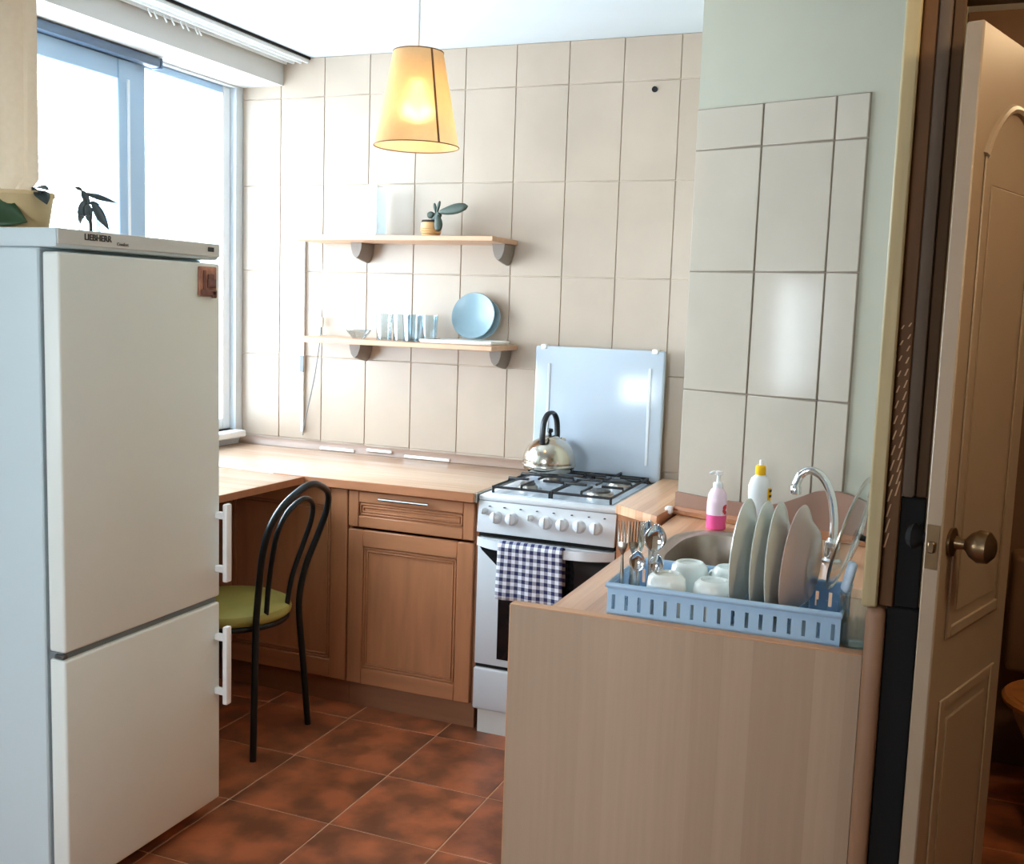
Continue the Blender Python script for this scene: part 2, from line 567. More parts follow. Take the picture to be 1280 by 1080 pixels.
def text(name, s, size, m, parent, loc, rot, depth=0.0006):
    cu = bpy.data.curves.new(name, 'FONT')
    cu.body = s; cu.size = size; cu.extrude = depth; cu.offset = size * 0.02
    cu.align_x = 'CENTER'; cu.align_y = 'CENTER'
    t = bpy.data.objects.new(name, cu)
    C.objects.link(t)
    dg = bpy.context.evaluated_depsgraph_get()
    me = bpy.data.meshes.new_from_object(t.evaluated_get(dg))
    bpy.data.objects.remove(t)
    me.materials.clear(); me.materials.append(MT[m])
    o = bpy.data.objects.new(name, me)
    o.location = loc; o.rotation_euler = rot
    C.objects.link(o); o.parent = parent
    return o


# ------------------------------------------------------------------ room shell
HC = 2.522
XW = -2.88          # inner face of the window wall
fl = struct('floor', B((-3.3, -6.6, -0.1), (1.3, 0.12, -0.002)), 'floor')
FT = 0.3514
tile_me = None
for i in range(-3, 9):
    for j in range(-2, 8):
        x0 = -1.8958 + i * FT; y1 = -0.6959 - j * FT
        a = (max(x0, XW - 0.02) + 0.0022, max(y1 - FT, -3.15) + 0.0022)
        b = (min(x0 + FT, 1.0) - 0.0022, min(y1, 0.0) - 0.0022)
        if b[0] - a[0] < 0.02 or b[1] - a[1] < 0.02: continue
        full = abs(b[0] - a[0] - FT + 0.0044) < 1e-4 and abs(b[1] - a[1] - FT + 0.0044) < 1e-4
        cx, cy = (a[0] + b[0]) / 2, (a[1] + b[1]) / 2
        if full and tile_me:
            o = bpy.data.objects.new('floor_tile', tile_me); C.objects.link(o); o.parent = fl; o.location = (cx, cy, 0)
        else:
            hx, hy = (b[0] - a[0]) / 2, (b[1] - a[1]) / 2
            o = obj('floor_tile', B((-hx, -hy, -0.008), (hx, hy, 0), 0.0015), 'ftile', fl, (cx, cy, 0))
            if full: tile_me = o.data
struct('floor_rear', B((-3.3, -6.6, -0.0019), (1.3, -3.155, 0.0)), 'rear_floor')
struct('ceiling', B((-3.3, -6.75, HC), (1.3, 0.2, HC + 0.12)), 'white_paint')

# back wall with its tiles
wb = struct('wall_back', B((-3.3, 0.0, -0.1), (1.3, 0.14, HC)), 'grout')
AX0, ATW, AZ3, ATH = -1.6004, 0.2165, 1.6328, 0.3638
at_me = None
for i in range(-6, 5):
    for k in range(-3, 3):
        x0, x1 = AX0 + i * ATW, AX0 + (i + 1) * ATW
        z0, z1 = AZ3 + k * ATH, AZ3 + (k + 1) * ATH
        x0, x1 = max(x0, XW), min(x1, -0.70); z0, z1 = max(z0, 0.84), min(z1, HC)
        if x1 - x0 < 0.02 or z1 - z0 < 0.02: continue
        full = (x1 - x0) > ATW - 1e-4 and (z1 - z0) > ATH - 1e-4
        g = 0.0016
        cx, cz = (x0 + x1) / 2, (z0 + z1) / 2
        if full and at_me:
            o = bpy.data.objects.new('wall_tile', at_me); C.objects.link(o); o.parent = wb; o.location = (cx, 0, cz)
        else:
            hx, hz = (x1 - x0) / 2 - g, (z1 - z0) / 2 - g
            o = obj('wall_tile', B((-hx, -0.0042, -hz), (hx, 0.001, hz), 0.0014), 'tile', wb, (cx, 0, cz))
            if full: at_me = o.data
        o.rotation_euler = (random.uniform(-0.0015, 0.0015), 0, random.uniform(-0.002, 0.002))
obj('screw_hole', L([(0.011, 0), (0.011, 0.004), (0.004, 0.002), (0, 0.002)], 12), 'dark', wb, (-1.047, -0.0038, 2.328), (PI / 2, 0, 0))

# slanted duct casing beside the sink with its larger tiles
BA = 0.308
PB = Vector((-0.759, -0.541, 0))
SB = 0.80
pb1 = PB + Vector((math.cos(BA), -math.sin(BA), 0)) * SB
wd = struct('wall_right', Pz([(PB.x, PB.y), (pb1.x, pb1.y), (pb1.x, -0.005), (PB.x, -0.005)], 2, -0.006, HC), 'paint')
grp = obj('grout_bed', B((0.0, -0.002, 0.86), (0.556, 0.001, 2.147)), 'grout_b', wd, PB, (0, 0, -BA))
TW, TH, BZ = 0.2286, 0.377, 1.643
bt_me = None
for i in range(3):
    for k in range(-3, 2):
        s0, s1 = i * TW, min((i + 1) * TW, 0.556)
        z0, z1 = max(BZ + k * TH, 0.865), min(BZ + (k + 1) * TH, 2.147)
        if s1 - s0 < 0.02 or z1 - z0 < 0.02: continue
        full = (s1 - s0) > TW - 1e-4 and (z1 - z0) > TH - 1e-4
        p = PB + Vector((math.cos(BA), -math.sin(BA), 0)) * ((s0 + s1) / 2)
        if full and bt_me:
            o = bpy.data.objects.new('wall_tile', bt_me); C.objects.link(o); o.parent = wd
        else:
            hx, hz = (s1 - s0) / 2 - 0.0022, (z1 - z0) / 2 - 0.0022
            o = obj('wall_tile', B((-hx, -0.008, -hz), (hx, 0.0, hz), 0.002), 'tile_b', wd)
            if full: bt_me = o.data
        o.location = (p.x, p.y, (z0 + z1) / 2); o.rotation_euler = (random.uniform(-0.004, 0.004), 0, -BA + random.uniform(-0.005, 0.005))

# left wall with the window opening
bm = bmesh.new()
for a, b in [((WY1, 0, -0.006), (0.0, 0, HC)), ((WY0, 0, -0.006), (WY1, 0, WZ0)), ((WY0, 0, WZ1), (WY1, 0, HC)), ((-6.6, 0, -0.006), (VY0, 0, HC)), ((VY1, 0, -0.006), (WY0, 0, HC)), ((VY0, 0, -0.006), (VY1, 0, VZ0)), ((VY0, 0, VZ1), (VY1, 0, HC))]:
    box(bm, (XW - 0.25, a[0], a[2]), (XW, b[0], b[2]))
struct('wall_left', bm, 'white_paint')
struct('trim_1', B((XW - 0.01, -6.4, 2.413), (-2.672, -0.001, HC - 0.001)), 'beam')            # boxed beam over the window

# rear room (behind the camera) with its own window
bm = bmesh.new()
for a, b in [((-3.3, RZ0), (RX0, RZ1)), ((RX1, RZ0), (1.3, RZ1)), ((-3.3, -0.006), (1.3, RZ0)), ((-3.3, RZ1), (1.3, HC))]:
    box(bm, (a[0], -6.6, a[1]), (b[0], -6.4, b[1]))
struct('wall_rear', bm, 'rear_paint')
struct('wall_hall', B((-0.80, -4.25, -0.006), (1.2, -4.12, HC)), 'rear_paint')  # unseen wall added to keep rear window light off the door
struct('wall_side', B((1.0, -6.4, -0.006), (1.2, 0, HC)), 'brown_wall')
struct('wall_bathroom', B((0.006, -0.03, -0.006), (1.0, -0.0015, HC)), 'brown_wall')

# kitchen window
wn = struct('window_1', B((XW - 0.22, WY0, WZ0 - 0.03), (XW + 0.06, WY1, WZ0), 0.006), 'white_frame')     # sill board
def fr(name, y0, z0, y1, z1, xa, xb, m='frame'):
    return obj(name, B((xa, y0, z0), (xb, y1, z1), 0.004), m, wn)
xo, xi = XW - 0.14, XW - 0.03
fr('window_frame', WY0, WZ0, WY0 + 0.06, WZ1, xo, xi, 'white_frame')
fr('window_frame', WY1 - 0.05, WZ0, WY1, WZ1, xo, xi, 'white_frame')
fr('window_frame', -0.66, WZ0, -0.60, WZ1, xo - 0.03, xi + 0.02, 'frame')
fr('window_frame', WY0 + 0.06, WZ1 - 0.03, WY1 - 0.05, WZ1, xo, xi, 'frame')
fr('window_frame', WY0 + 0.06, WZ0, WY1 - 0.05, WZ0 + 0.05, xo, xi, 'white_frame')
# sash of the left casement
fr('sash', -0.755, WZ0 + 0.05, -0.662, WZ1 - 0.03, xo + 0.02, xi + 0.03)
fr('sash', WY0 + 0.06, 2.30, -0.755, WZ1 - 0.03, xo + 0.02, xi + 0.03)
fr('sash', WY0 + 0.06, WZ0 + 0.05, -0.755, WZ0 + 0.13, xo + 0.02, xi + 0.03)
fr('sash', WY0 + 0.06, WZ0 + 0.13, WY0 + 0.15, 2.30, xo + 0.02, xi + 0.03)
obj('glazing_bead', B((xi + 0.028, -0.712, WZ0 + 0.06), (xi + 0.038, -0.702, WZ1 - 0.1), 0.002), 'white_frame', wn)
obj('pane', B((xo + 0.05, WY0 + 0.13, WZ0 + 0.11), (xo + 0.056, -0.74, 2.32)), 'pane', wn)
obj('pane', B((xo + 0.05, -0.61, WZ0 + 0.04), (xo + 0.056, WY1 - 0.04, WZ1 - 0.02)), 'pane', wn)

# partition end beside the sink: pale post, brown lattice strip, dark jamb with its lower shadow painted in
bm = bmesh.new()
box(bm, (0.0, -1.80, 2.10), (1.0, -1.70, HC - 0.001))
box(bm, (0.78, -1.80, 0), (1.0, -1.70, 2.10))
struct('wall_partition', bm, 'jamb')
struct('wall_partition_side', B((-0.040, -1.80, -0.001), (0.0, -0.78, HC - 0.001)), 'paint')
pp = struct('trim_2', B((-0.101, -1.86, 0.972), (-0.073, -1.775, HC - 0.002), 0.004), 'lightwood')
struct('trim_3', B((-0.092, -1.855, 0.0), (-0.056, -1.775, 0.970), 0.012, 3), 'post_base')
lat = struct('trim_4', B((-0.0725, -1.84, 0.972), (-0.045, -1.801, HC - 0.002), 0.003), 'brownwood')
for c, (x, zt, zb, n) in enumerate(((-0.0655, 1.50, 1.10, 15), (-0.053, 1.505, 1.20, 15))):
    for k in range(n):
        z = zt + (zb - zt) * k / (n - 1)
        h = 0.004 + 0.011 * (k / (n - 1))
        obj('slat', Pz([(-0.003, -h), (0.0, -h * 0.9), (0.003, h), (0.0005, h * 0.9)], 1, -0.003, 0.003), 'tanslat', lat, (x, -1.8405, z), (0, 0.1, 0))  # tan inlays stand in for glints of light down the brown strip
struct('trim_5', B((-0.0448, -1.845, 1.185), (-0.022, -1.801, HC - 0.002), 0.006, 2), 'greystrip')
struct('trim_6', B((-0.0555, -1.84, 0.0), (0.002, -1.8005, 0.971), 0.003), 'dark')  # near-black blocks put the shadow on the lower jamb into the colour
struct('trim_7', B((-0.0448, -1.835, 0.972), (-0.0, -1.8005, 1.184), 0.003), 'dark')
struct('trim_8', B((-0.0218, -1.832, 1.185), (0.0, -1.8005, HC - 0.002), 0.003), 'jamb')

# bathroom door standing open towards the room
da = math.radians(19)
d = thing('panel_door', 'open beige panel door with brass knob beside the dark jamb', 'door', (0.001, -1.93, 0.0), -da)
DWD, DH = 0.425, 2.015
obj('leaf', B((0, 0, 0.012), (0.030, DWD, DH), 0.003), 'door', d)
for z0, z1, arch in ((0.15, 0.82, 0.0), (0.937, 1.80, 0.10)):
    ya, yb2 = 0.055, DWD - 0.055
    for (a, b) in (((ya, z0), (ya + 0.022, z1)), ((yb2 - 0.022, z0), (yb2, z1)), ((ya + 0.0225, z0), (yb2 - 0.0225, z0 + 0.022))):
        obj('panel_moulding', B((0.0295, a[0], a[1]), (0.0345, b[0], b[1]), 0.002), 'door', d)
    if arch:
        bm = T([(0.030, ya + (yb2 - ya) * k / 16, z1 + arch * math.sin(PI * k / 16) ** 0.8) for k in range(17)], 0.009, 8, flat=1.0)
    else:
        bm = B((0.0295, ya + 0.0225, z1 - 0.022), (0.0345, yb2 - 0.0225, z1), 0.002)
    obj('panel_moulding', bm, 'door', d)
    obj('panel_field', B((0.0295, ya + 0.045, z0 + 0.045), (0.033, yb2 - 0.045, z1 - 0.045), 0.003), 'door', d)
pl = obj('latch_plate', B((0.004, -0.002, 1.075), (0.026, 0.001, 1.155)), 'brass', d)
obj('latch_bolt', B((0.009, -0.010, 1.105), (0.021, -0.001, 1.125), 0.002), 'brass', pl)
kn = obj('knob', L([(0.026, 0), (0.026, 0.006), (0.012, 0.010), (0.010, 0.026), (0.022, 0.036), (0.030, 0.050), (0.028, 0.066), (0.016, 0.076), (0, 0.079)], 28), 'brass', d, (0.0295, 0.048, 1.12), (0, PI / 2, 0))
kn2 = obj('knob', L([(0.022, 0), (0.022, 0.005), (0.010, 0.009), (0.009, 0.018), (0.018, 0.025), (0.024, 0.035), (0.018, 0.046), (0, 0.051)], 28), 'dark', d, (0.0005, 0.048, 1.12), (0, -PI / 2, 0))
obj('hinge', B((0.026, DWD - 0.004, 0.25), (0.034, DWD + 0.006, 0.34)), 'brass', d)
obj('hinge', B((0.026, DWD - 0.004, 1.75), (0.034, DWD + 0.006, 1.84)), 'brass', d)

# toilet glimpsed past the door
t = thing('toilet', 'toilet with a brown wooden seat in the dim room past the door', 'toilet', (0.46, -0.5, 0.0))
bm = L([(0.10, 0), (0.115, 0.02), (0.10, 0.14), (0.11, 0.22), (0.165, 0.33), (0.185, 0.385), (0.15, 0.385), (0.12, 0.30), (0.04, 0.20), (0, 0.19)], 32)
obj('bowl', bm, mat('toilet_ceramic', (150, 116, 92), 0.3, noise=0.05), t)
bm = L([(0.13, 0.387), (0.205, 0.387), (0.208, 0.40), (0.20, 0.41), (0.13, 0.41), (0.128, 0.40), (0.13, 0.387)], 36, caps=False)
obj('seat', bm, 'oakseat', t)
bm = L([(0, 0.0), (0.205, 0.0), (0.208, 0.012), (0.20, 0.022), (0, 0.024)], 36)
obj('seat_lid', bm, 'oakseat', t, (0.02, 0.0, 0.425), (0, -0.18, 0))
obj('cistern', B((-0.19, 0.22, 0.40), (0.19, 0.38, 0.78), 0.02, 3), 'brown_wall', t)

bt = thing('ceiling_lamp', 'small warm round ceiling lamp in the dim bathroom', 'lamp', (0.55, -0.9, HC))
obj('base', L([(0.09, -0.001), (0.09, -0.02), (0, -0.02)], 28), 'white_plastic', bt)
obj('globe', L([(0.0, -0.11), (0.05, -0.10), (0.078, -0.07), (0.08, -0.04), (0.07, -0.0205)], 28, caps=False), mat('lit_globe', (255, 226, 180), 0.4, noise=0.02, emit=((255, 200, 130), 3.0)), bt)
bl_ = bpy.data.lights.new('bathroom_light', 'POINT'); bl_.energy = 13.0; bl_.color = (1.0, 0.72, 0.42); bl_.shadow_soft_size = 0.08
bo = bpy.data.objects.new('bathroom_light', bl_); bo.location = (0, 0, -0.2); C.objects.link(bo); bo.parent = bt

bt = thing('hall_lamp', 'small warm round ceiling lamp in the hallway by the open door', 'lamp', (0.74, -2.45, HC))  # unseen lamp put in to brighten the door face
obj('base', L([(0.09, -0.001), (0.09, -0.02), (0, -0.02)], 28), 'white_plastic', bt)
obj('globe', L([(0.0, -0.11), (0.05, -0.10), (0.078, -0.07), (0.08, -0.04), (0.07, -0.0205)], 28, caps=False), mat('lit_hall_globe', (255, 226, 180), 0.4, noise=0.02, emit=((255, 200, 130), 3.0)), bt)
bl_ = bpy.data.lights.new('hall_light', 'POINT'); bl_.energy = 19.0; bl_.color = (1.0, 0.78, 0.5); bl_.shadow_soft_size = 0.08
bo = bpy.data.objects.new('hall_light', bl_); bo.location = (0, 0, -0.2); C.objects.link(bo); bo.parent = bt

# ------------------------------------------------------------------ ceiling curtain rail, curtain, blinds
r = thing('curtain_rail', 'white three-track ceiling rail with dark edge above the window', 'rail', (-2.6, -3.0, HC))
bm = bmesh.new()
for x in (-0.055, -0.018, 0.018, 0.052):
    box(bm, (x - 0.006, -2.9, -0.024), (x + 0.006, 2.99, -0.004), 0.002)
box(bm, (-0.062, -2.9, -0.006), (0.06, 2.99, -0.0005))
objs('track', bm, 'white_plastic', r)
obj('dark_edge', B((0.060, -2.9, -0.010), (0.066, 2.99, -0.0005)), 'dark', r)
for y in (2.13, 2.16, 2.21, 2.25, 2.30, 2.33, 2.38, 2.40):
    obj('glider_hook', T([(-0.04, y, -0.022), (-0.036, y, -0.034), (-0.03, y + 0.004, -0.048)], 0.0035, 6), 'white_plastic', r)

def curtain_mesh():
    bm = bmesh.new()
    nu, nv = 70, 30
    rows = []
    for v in range(nv + 1):
        z = HC - 0.03 - v / nv * 1.60
        row = []
        f = v / nv
        gather = max(0.0, (f - 0.405) / 0.595)
        for u in range(nu + 1):
            s = u / nu
            yedge = -1.385 - 0.02 * f - 0.55 * gather ** 0.8 * (1 if gather > 0 else 0)
            y = -2.55 + s * (yedge + 2.55)
            x = -2.60 + 0.028 * math.sin(s * 36 + 0.6 * math.sin(f * 3)) + 0.012 * math.sin(s * 83)
            row.append(bm.verts.new((x, y, z)))
        rows.append(row)
    for p, q in zip(rows, rows[1:]):
        for i in range(nu):
            bm.faces.new((p[i], p[i + 1], q[i + 1], q[i]))
    return bm
tag(obj('curtain', curtain_mesh(), 'curtain'), 'beige curtain hanging from the ceiling rail behind the fridge', 'curtain')

bl = thing('roller_blind', 'rolled-up blind cassette, dark blue-grey, over the left casement', 'blind', (XW + 0.02, -1.6, 2.38))
obj('cassette', B((-0.025, -0.80, -0.006), (0.02, 1.03, 0.030), 0.008, 2), 'frame_dark', bl)
obj('end_cap', B((-0.028, 1.03, -0.010), (0.023, 1.04, 0.031), 0.004), 'frame_dark', bl)
# ------------------------------------------------------------------ base units and worktops left of the cooker
ZT = 0.868
def framed_front(name, parent, x0, z0, x1, z1, y, rail=0.055, m='cab', mh='cab_h'):
    """panelled front: stiles, rails, recessed field with raised inner moulding"""
    p = obj(name, B((x0 + rail * 0.8, y + 0.010, z0 + rail * 0.8), (x1 - rail * 0.8, y + 0.016, z1 - rail * 0.8)), m, parent)
    bm = bmesh.new()
    box(bm, (x0, y, z0), (x0 + rail, y + 0.02, z1), 0.003)
    box(bm, (x1 - rail, y, z0), (x1, y + 0.02, z1), 0.003)
    objs('stile', bm, m, p)
    bm = bmesh.new()
    box(bm, (x0 + rail, y, z0), (x1 - rail, y + 0.02, z0 + rail), 0.003)
    box(bm, (x0 + rail, y, z1 - rail), (x1 - rail, y + 0.02, z1), 0.003)
    objs('crosspiece', bm, mh, p)
    bm = bmesh.new()
    for q, w in ((rail + 0.004, 0.006), (rail + 0.014, 0.005)):
        for a, b in (((x0 + q, z0 + q), (x1 - q, z0 + q + w)), ((x0 + q, z1 - q - w), (x1 - q, z1 - q)), ((x0 + q, z0 + q), (x0 + q + w, z1 - q)), ((x1 - q - w, z0 + q), (x1 - q, z1 - q))):
            box(bm, (a[0], y + 0.004, a[1]), (b[0], y + 0.012, b[1]), 0.0015)
    objs('moulding', bm, mh, p)
    return p

YF = -0.60
cb = thing('base_cabinet', 'brown wooden base cabinet with drawer and door, left of the white cooker', 'cabinet', (-1.715, -0.3, 0))
ox, oy = 1.715, 0.3
def loc(x0): return x0 + ox
bm = bmesh.new()
box(bm, (loc(-1.975), YF + 0.022 + oy, 0.10), (loc(-1.957), -0.02 + oy, 0.83))
box(bm, (loc(-1.470), YF + 0.022 + oy, 0.10), (loc(-1.452), -0.02 + oy, 0.83))
box(bm, (loc(-1.957), YF + 0.022 + oy, 0.10), (loc(-1.47), -0.02 + oy, 0.118))
box(bm, (loc(-1.957), -0.03 + oy, 0.118), (loc(-1.47), -0.02 + oy, 0.83))
obj('carcass', bm, 'cab', cb)
dr = framed_front('drawer', cb, loc(-1.968), 0.692, loc(-1.463), 0.826, YF + oy, 0.042)
bm = T([(loc(-1.832), YF - 0.022 + oy, 0.806), (loc(-1.632), YF - 0.022 + oy, 0.806)], 0.005, 8)
for x in (-1.81, -1.655):
    tube(bm, [(loc(x), YF - 0.022 + oy, 0.806), (loc(x), YF + 0.003 + oy, 0.806)], 0.0035, 6)
obj('handle', bm, 'chrome', dr)
framed_front('cabinet_door', cb, loc(-1.968), 0.098, loc(-1.463), 0.682, YF + oy, 0.062)
obj('plinth', B((loc(-1.97), YF + 0.03 + oy, 0.0), (loc(-1.455), YF + 0.05 + oy, 0.096)), 'plinth', cb)

cc = thing('corner_cabinet', 'plain brown corner cabinet behind the black chair', 'cabinet', (-2.42, -0.3, 0))
ox = 2.42
bm = bmesh.new()
box(bm, (loc(-2.86), YF + 0.022 + oy, 0.10), (loc(-1.978), YF + 0.04 + oy, 0.83))
box(bm, (loc(-2.86), YF + 0.04 + oy, 0.10), (loc(-2.845), -0.02 + oy, 0.83))
box(bm, (loc(-1.993), YF + 0.04 + oy, 0.10), (loc(-1.978), -0.02 + oy, 0.83))
obj('carcass', bm, 'cab', cc)
framed_front('cabinet_door', cc, loc(-2.56), 0.10, loc(-1.974), 0.828, YF + oy, 0.07)
obj('plinth', B((loc(-2.86), YF + 0.03 + oy, 0.0), (loc(-1.972), YF + 0.05 + oy, 0.096)), 'plinth', cc)

w = thing('worktop', 'pale wood-strip worktop along the tiled wall left of the cooker', 'worktop', (-2.16, -0.3, 0.832))
obj('slab', B((-0.715, -0.325, 0), (0.708, 0.29, ZT - 0.832), 0.006, 2), 'worktop', w)
obj('front_edge', B((-0.12, -0.329, 0.001), (0.705, -0.3245, ZT - 0.8335), 0.002), 'wt_edge', w)
obj('end_cap', B((0.7083, -0.32, 0.002), (0.714, 0.27, ZT - 0.834), 0.001), 'burner_ring', w)
up_ = obj('upstand', Pz([(0.293, 0.036), (0.265, 0.037), (0.272, 0.052), (0.285, 0.066), (0.293, 0.068)], 0, -0.715, 0.708), 'upstand', w)
for a, b, z in ((-0.29, -0.12, 0.052), (-0.06, 0.06, 0.062), (0.12, 0.33, 0.050)):  # white strips stand in for bright reflections along the upstand
    obj('joint_strip', B((a, 0.262, z - 0.012), (b, 0.2715, z), 0.002), 'white_plastic', up_)

tb = thing('window_table', 'narrow wooden table slab under the window, beside the fridge', 'table', (-2.5, -1.0, 0.0))
obj('table_top', Pz([(-0.375, 0.372), (0.352, 0.372), (0.335, 0.0), (0.313, -0.46), (-0.375, -0.46)], 2, 0.836, 0.862, 0.003), 'worktop', tb)
obj('edge_band', Pz([(0.354, 0.372), (0.357, 0.372), (0.340, 0.0), (0.318, -0.46), (0.3145, -0.46), (0.3365, 0.0)], 2, 0.8365, 0.8615), 'wt_edge', tb)
obj('side_panel', B((-0.35, -0.45, 0.0), (0.28, -0.432, 0.8355)), 'cab', tb)

# ------------------------------------------------------------------ gas cooker
KX0, KX1, KY0, KY1 = -1.444, -0.946, -0.615, -0.045
ck = thing('gas_cooker', 'white gas cooker with raised lid between worktop and sink counter', 'cooker', (-1.195, -0.33, 0))
ox, oy = 1.195, 0.33
def K(x, y, z): return (x + ox, y + oy, z)
obj('body', B(K(KX0 + 0.003, KY0 + 0.03, 0.085), K(KX1 - 0.003, KY1, 0.835), 0.003), 'enamel', ck)
obj('plinth', B(K(KX0 + 0.012, KY0 + 0.025, 0.0), K(KX1 - 0.006, KY1 - 0.02, 0.084)), 'fridge_trim', ck)
# sloping control panel
cp = obj('control_panel', Pz([(KY0 - 0.006 + oy, 0.732), (KY0 + 0.029 + oy, 0.732), (KY0 + 0.029 + oy, 0.842), (KY0 + 0.008 + oy, 0.842)], 0, KX0 + ox, KX1 + ox, 0.003), 'enamel', ck)
obj('shadow_gap', B(K(KX0 + 0.004, KY0 + 0.012, 0.716), K(KX1 - 0.004, KY0 + 0.029, 0.7315)), 'dark', ck)
def knob(x, z, r_):
    y = KY0 - 0.0065 + (z - 0.732) * 0.127
    k = obj('knob', L([(r_ * 1.1, 0), (r_ * 1.1, 0.004), (r_, 0.008), (r_ * 0.92, 0.020), (r_ * 0.7, 0.024), (0, 0.025)], 22), 'enamel', ck, K(x, y, z), (PI / 2 - 0.12, 0, 0))
    obj('grip', B((-r_ * 0.16, -r_ * 0.9, 0.02), (r_ * 0.16, r_ * 0.9, 0.030), 0.002), 'enamel', k)
for x in (-1.373, -1.314, -1.190, -1.131, -1.071, -1.012): knob(x, 0.789, 0.0205)
for x, z in ((-1.417, 0.806), (-1.247, 0.800)): knob(x, z, 0.0105)
bm = bmesh.new()
for x in (-1.40, -1.345, -1.285, -1.225, -1.165, -1.10, -1.04, -0.985):
    box(bm, K(x - 0.003, KY0 - 0.001, 0.8235), K(x + 0.003, KY0 + 0.01, 0.8265))
obj('print_marks', bm, 'logo', cp, smooth=False)['kind'] = 'stuff'
# hob
bm = bmesh.new()
box(bm, K(KX0, KY0 + 0.006, 0.8425), K(KX1, KY1, 0.862), 0.006, 2)
obj('hob', bm, 'enamel', ck)
obj('hob_pan', B(K(KX0 + 0.03, KY0 + 0.045, 0.8623), K(KX1 - 0.03, KY1 - 0.03, 0.8650), 0.001), 'enamel_blue', ck)
for x, y, r_ in ((-1.335, -0.42, 0.034), (-1.065, -0.42, 0.047), (-1.335, -0.19, 0.040), (-1.065, -0.19, 0.040)):
    b_ = obj('burner', L([(r_ * 1.05, 0), (r_ * 1.05, 0.004), (r_, 0.012), (r_ * 0.86, 0.014), (0, 0.014)], 28), 'burner_ring', ck, K(x, y, 0.8655))
    obj('burner_cap', L([(r_ * 0.82, 0.0142), (r_ * 0.82, 0.019), (r_ * 0.72, 0.022), (0, 0.023)], 28), 'burner', b_)
for gx0, gx1 in ((KX0 + 0.035, -1.199), (-1.191, KX1 - 0.035)):
    bm = bmesh.new()
    gy0, gy1 = KY0 + 0.05, KY1 - 0.04
    zt = 0.898
    R_ = 0.0048
    tube(bm, [K(gx0, gy0, zt - 0.012), K(gx1, gy0, zt - 0.012), K(gx1, gy1, zt - 0.012), K(gx0, gy1, zt - 0.012)], R_, 8, True)
    mx = (gx0 + gx1) / 2
    for yc in (-0.42, -0.19):
        for sx in (-1, 1):
            xe = gx0 if sx < 0 else gx1
            tube(bm, [K(xe, yc, zt - 0.012), K(xe - sx * -0.0, yc, zt), K(mx + sx * 0.028, yc, zt)], R_, 8)
        tube(bm, [K(mx, yc + 0.028, zt), K(mx, yc + 0.105 if yc > -0.3 else yc + 0.09, zt)], R_, 8)
        tube(bm, [K(mx, yc - 0.028, zt), K(mx, yc - 0.09, zt)], R_, 8)
    tube(bm, [K(gx0, -0.305, zt - 0.012), K(gx0 + 0.004, -0.305, zt), K(gx1 - 0.004, -0.305, zt), K(gx1, -0.305, zt - 0.012)], R_, 8)
    tube(bm, [K(mx, gy0, zt - 0.012), K(mx, gy0 + 0.004, zt), K(mx, -0.51 + 0.02, zt)], R_, 8)
    tube(bm, [K(mx, gy1, zt - 0.012), K(mx, gy1 - 0.004, zt), K(mx, -0.10, zt)], R_, 8)
    for px_, py_ in ((gx0, gy0), (gx1, gy0), (gx0, gy1), (gx1, gy1)):
        tube(bm, [K(px_, py_, zt - 0.008), K(px_, py_, 0.8655)], R_, 8)
    obj('pan_support', bm, 'black_iron', ck)
# lid
ld = obj('lid', B(K(KX0 - 0.014, KY1 - 0.020, 0.868), K(KX1 + 0.004, KY1 + 0.004, 1.366), 0.008, 3), 'enamel_blue', ck)
bm = bmesh.new()
for x in (KX0 + 0.045, KX1 - 0.050):
    box(bm, K(x - 0.006, KY1 - 0.0235, 0.93), K(x + 0.006, KY1 - 0.0195, 1.30), 0.002)
objs('pressed_rib', bm, 'enamel', ld)
bm = bmesh.new()
for x in (KX0 + 0.02, KX1 - 0.035):
    box(bm, K(x - 0.012, KY1 - 0.024, 1.353), K(x + 0.012, KY1 + 0.006, 1.372), 0.003)
objs('bumper', bm, 'white_plastic', ld)
bm = bmesh.new()
for x in (KX0 + 0.05, KX1 - 0.05):
    box(bm, K(x - 0.02, KY1 - 0.028, 0.862), K(x + 0.02, KY1 - 0.004, 0.875), 0.003)
objs('hinge', bm, 'black_iron', ld)
# oven door
od = obj('oven_door', B(K(KX0 + 0.002, KY0 + 0.004, 0.258), K(KX1 - 0.002, KY0 + 0.028, 0.712), 0.004, 2), 'enamel', ck)
z0, z1 = 0.285, 0.700
obj('glass', Pz([(KX0 + 0.088 + ox, z0), (KX1 - 0.088 + ox, z0), (KX1 - 0.088 + ox, 0.612), (KX1 - 0.02 + ox, 0.668), (KX1 - 0.006 + ox, 0.69), (KX0 + 0.006 + ox, 0.69), (KX0 + 0.02 + ox, 0.668), (KX0 + 0.088 + ox, 0.612)], 1, KY0 + 0.0005 + oy, KY0 + 0.006 + oy, 0.001), 'black_glass', od)
bm = bmesh.new()
pts_o, n = [], 24
for i in range(n + 1):
    s = i / n * 2 - 1
    pts_o.append((KX0 + (i / n) * (KX1 - KX0), KY0 - 0.055 * (1 - s ** 4) + 0.002))
prev = None
for (x, y) in pts_o:
    th = 0.012
    ring = [bm.verts.new(K(x, y + dy, z)) for dy, z in ((0, 0.684), (th, 0.680), (th, 0.712), (0.004, 0.714))]
    if prev:
        for i in range(4):
            j = (i + 1) % 4
            bm.faces.new((prev[i], prev[j], ring[j], ring[i]))
    else:
        bm.faces.new(ring)
    prev = ring
bm.faces.new(list(reversed(prev)))
obj('handle', bm, 'enamel', od)
obj('drawer', B(K(KX0 - 0.002, KY0 + 0.002, 0.090), K(KX1, KY0 + 0.028, 0.244), 0.010, 3), 'enamel', ck)
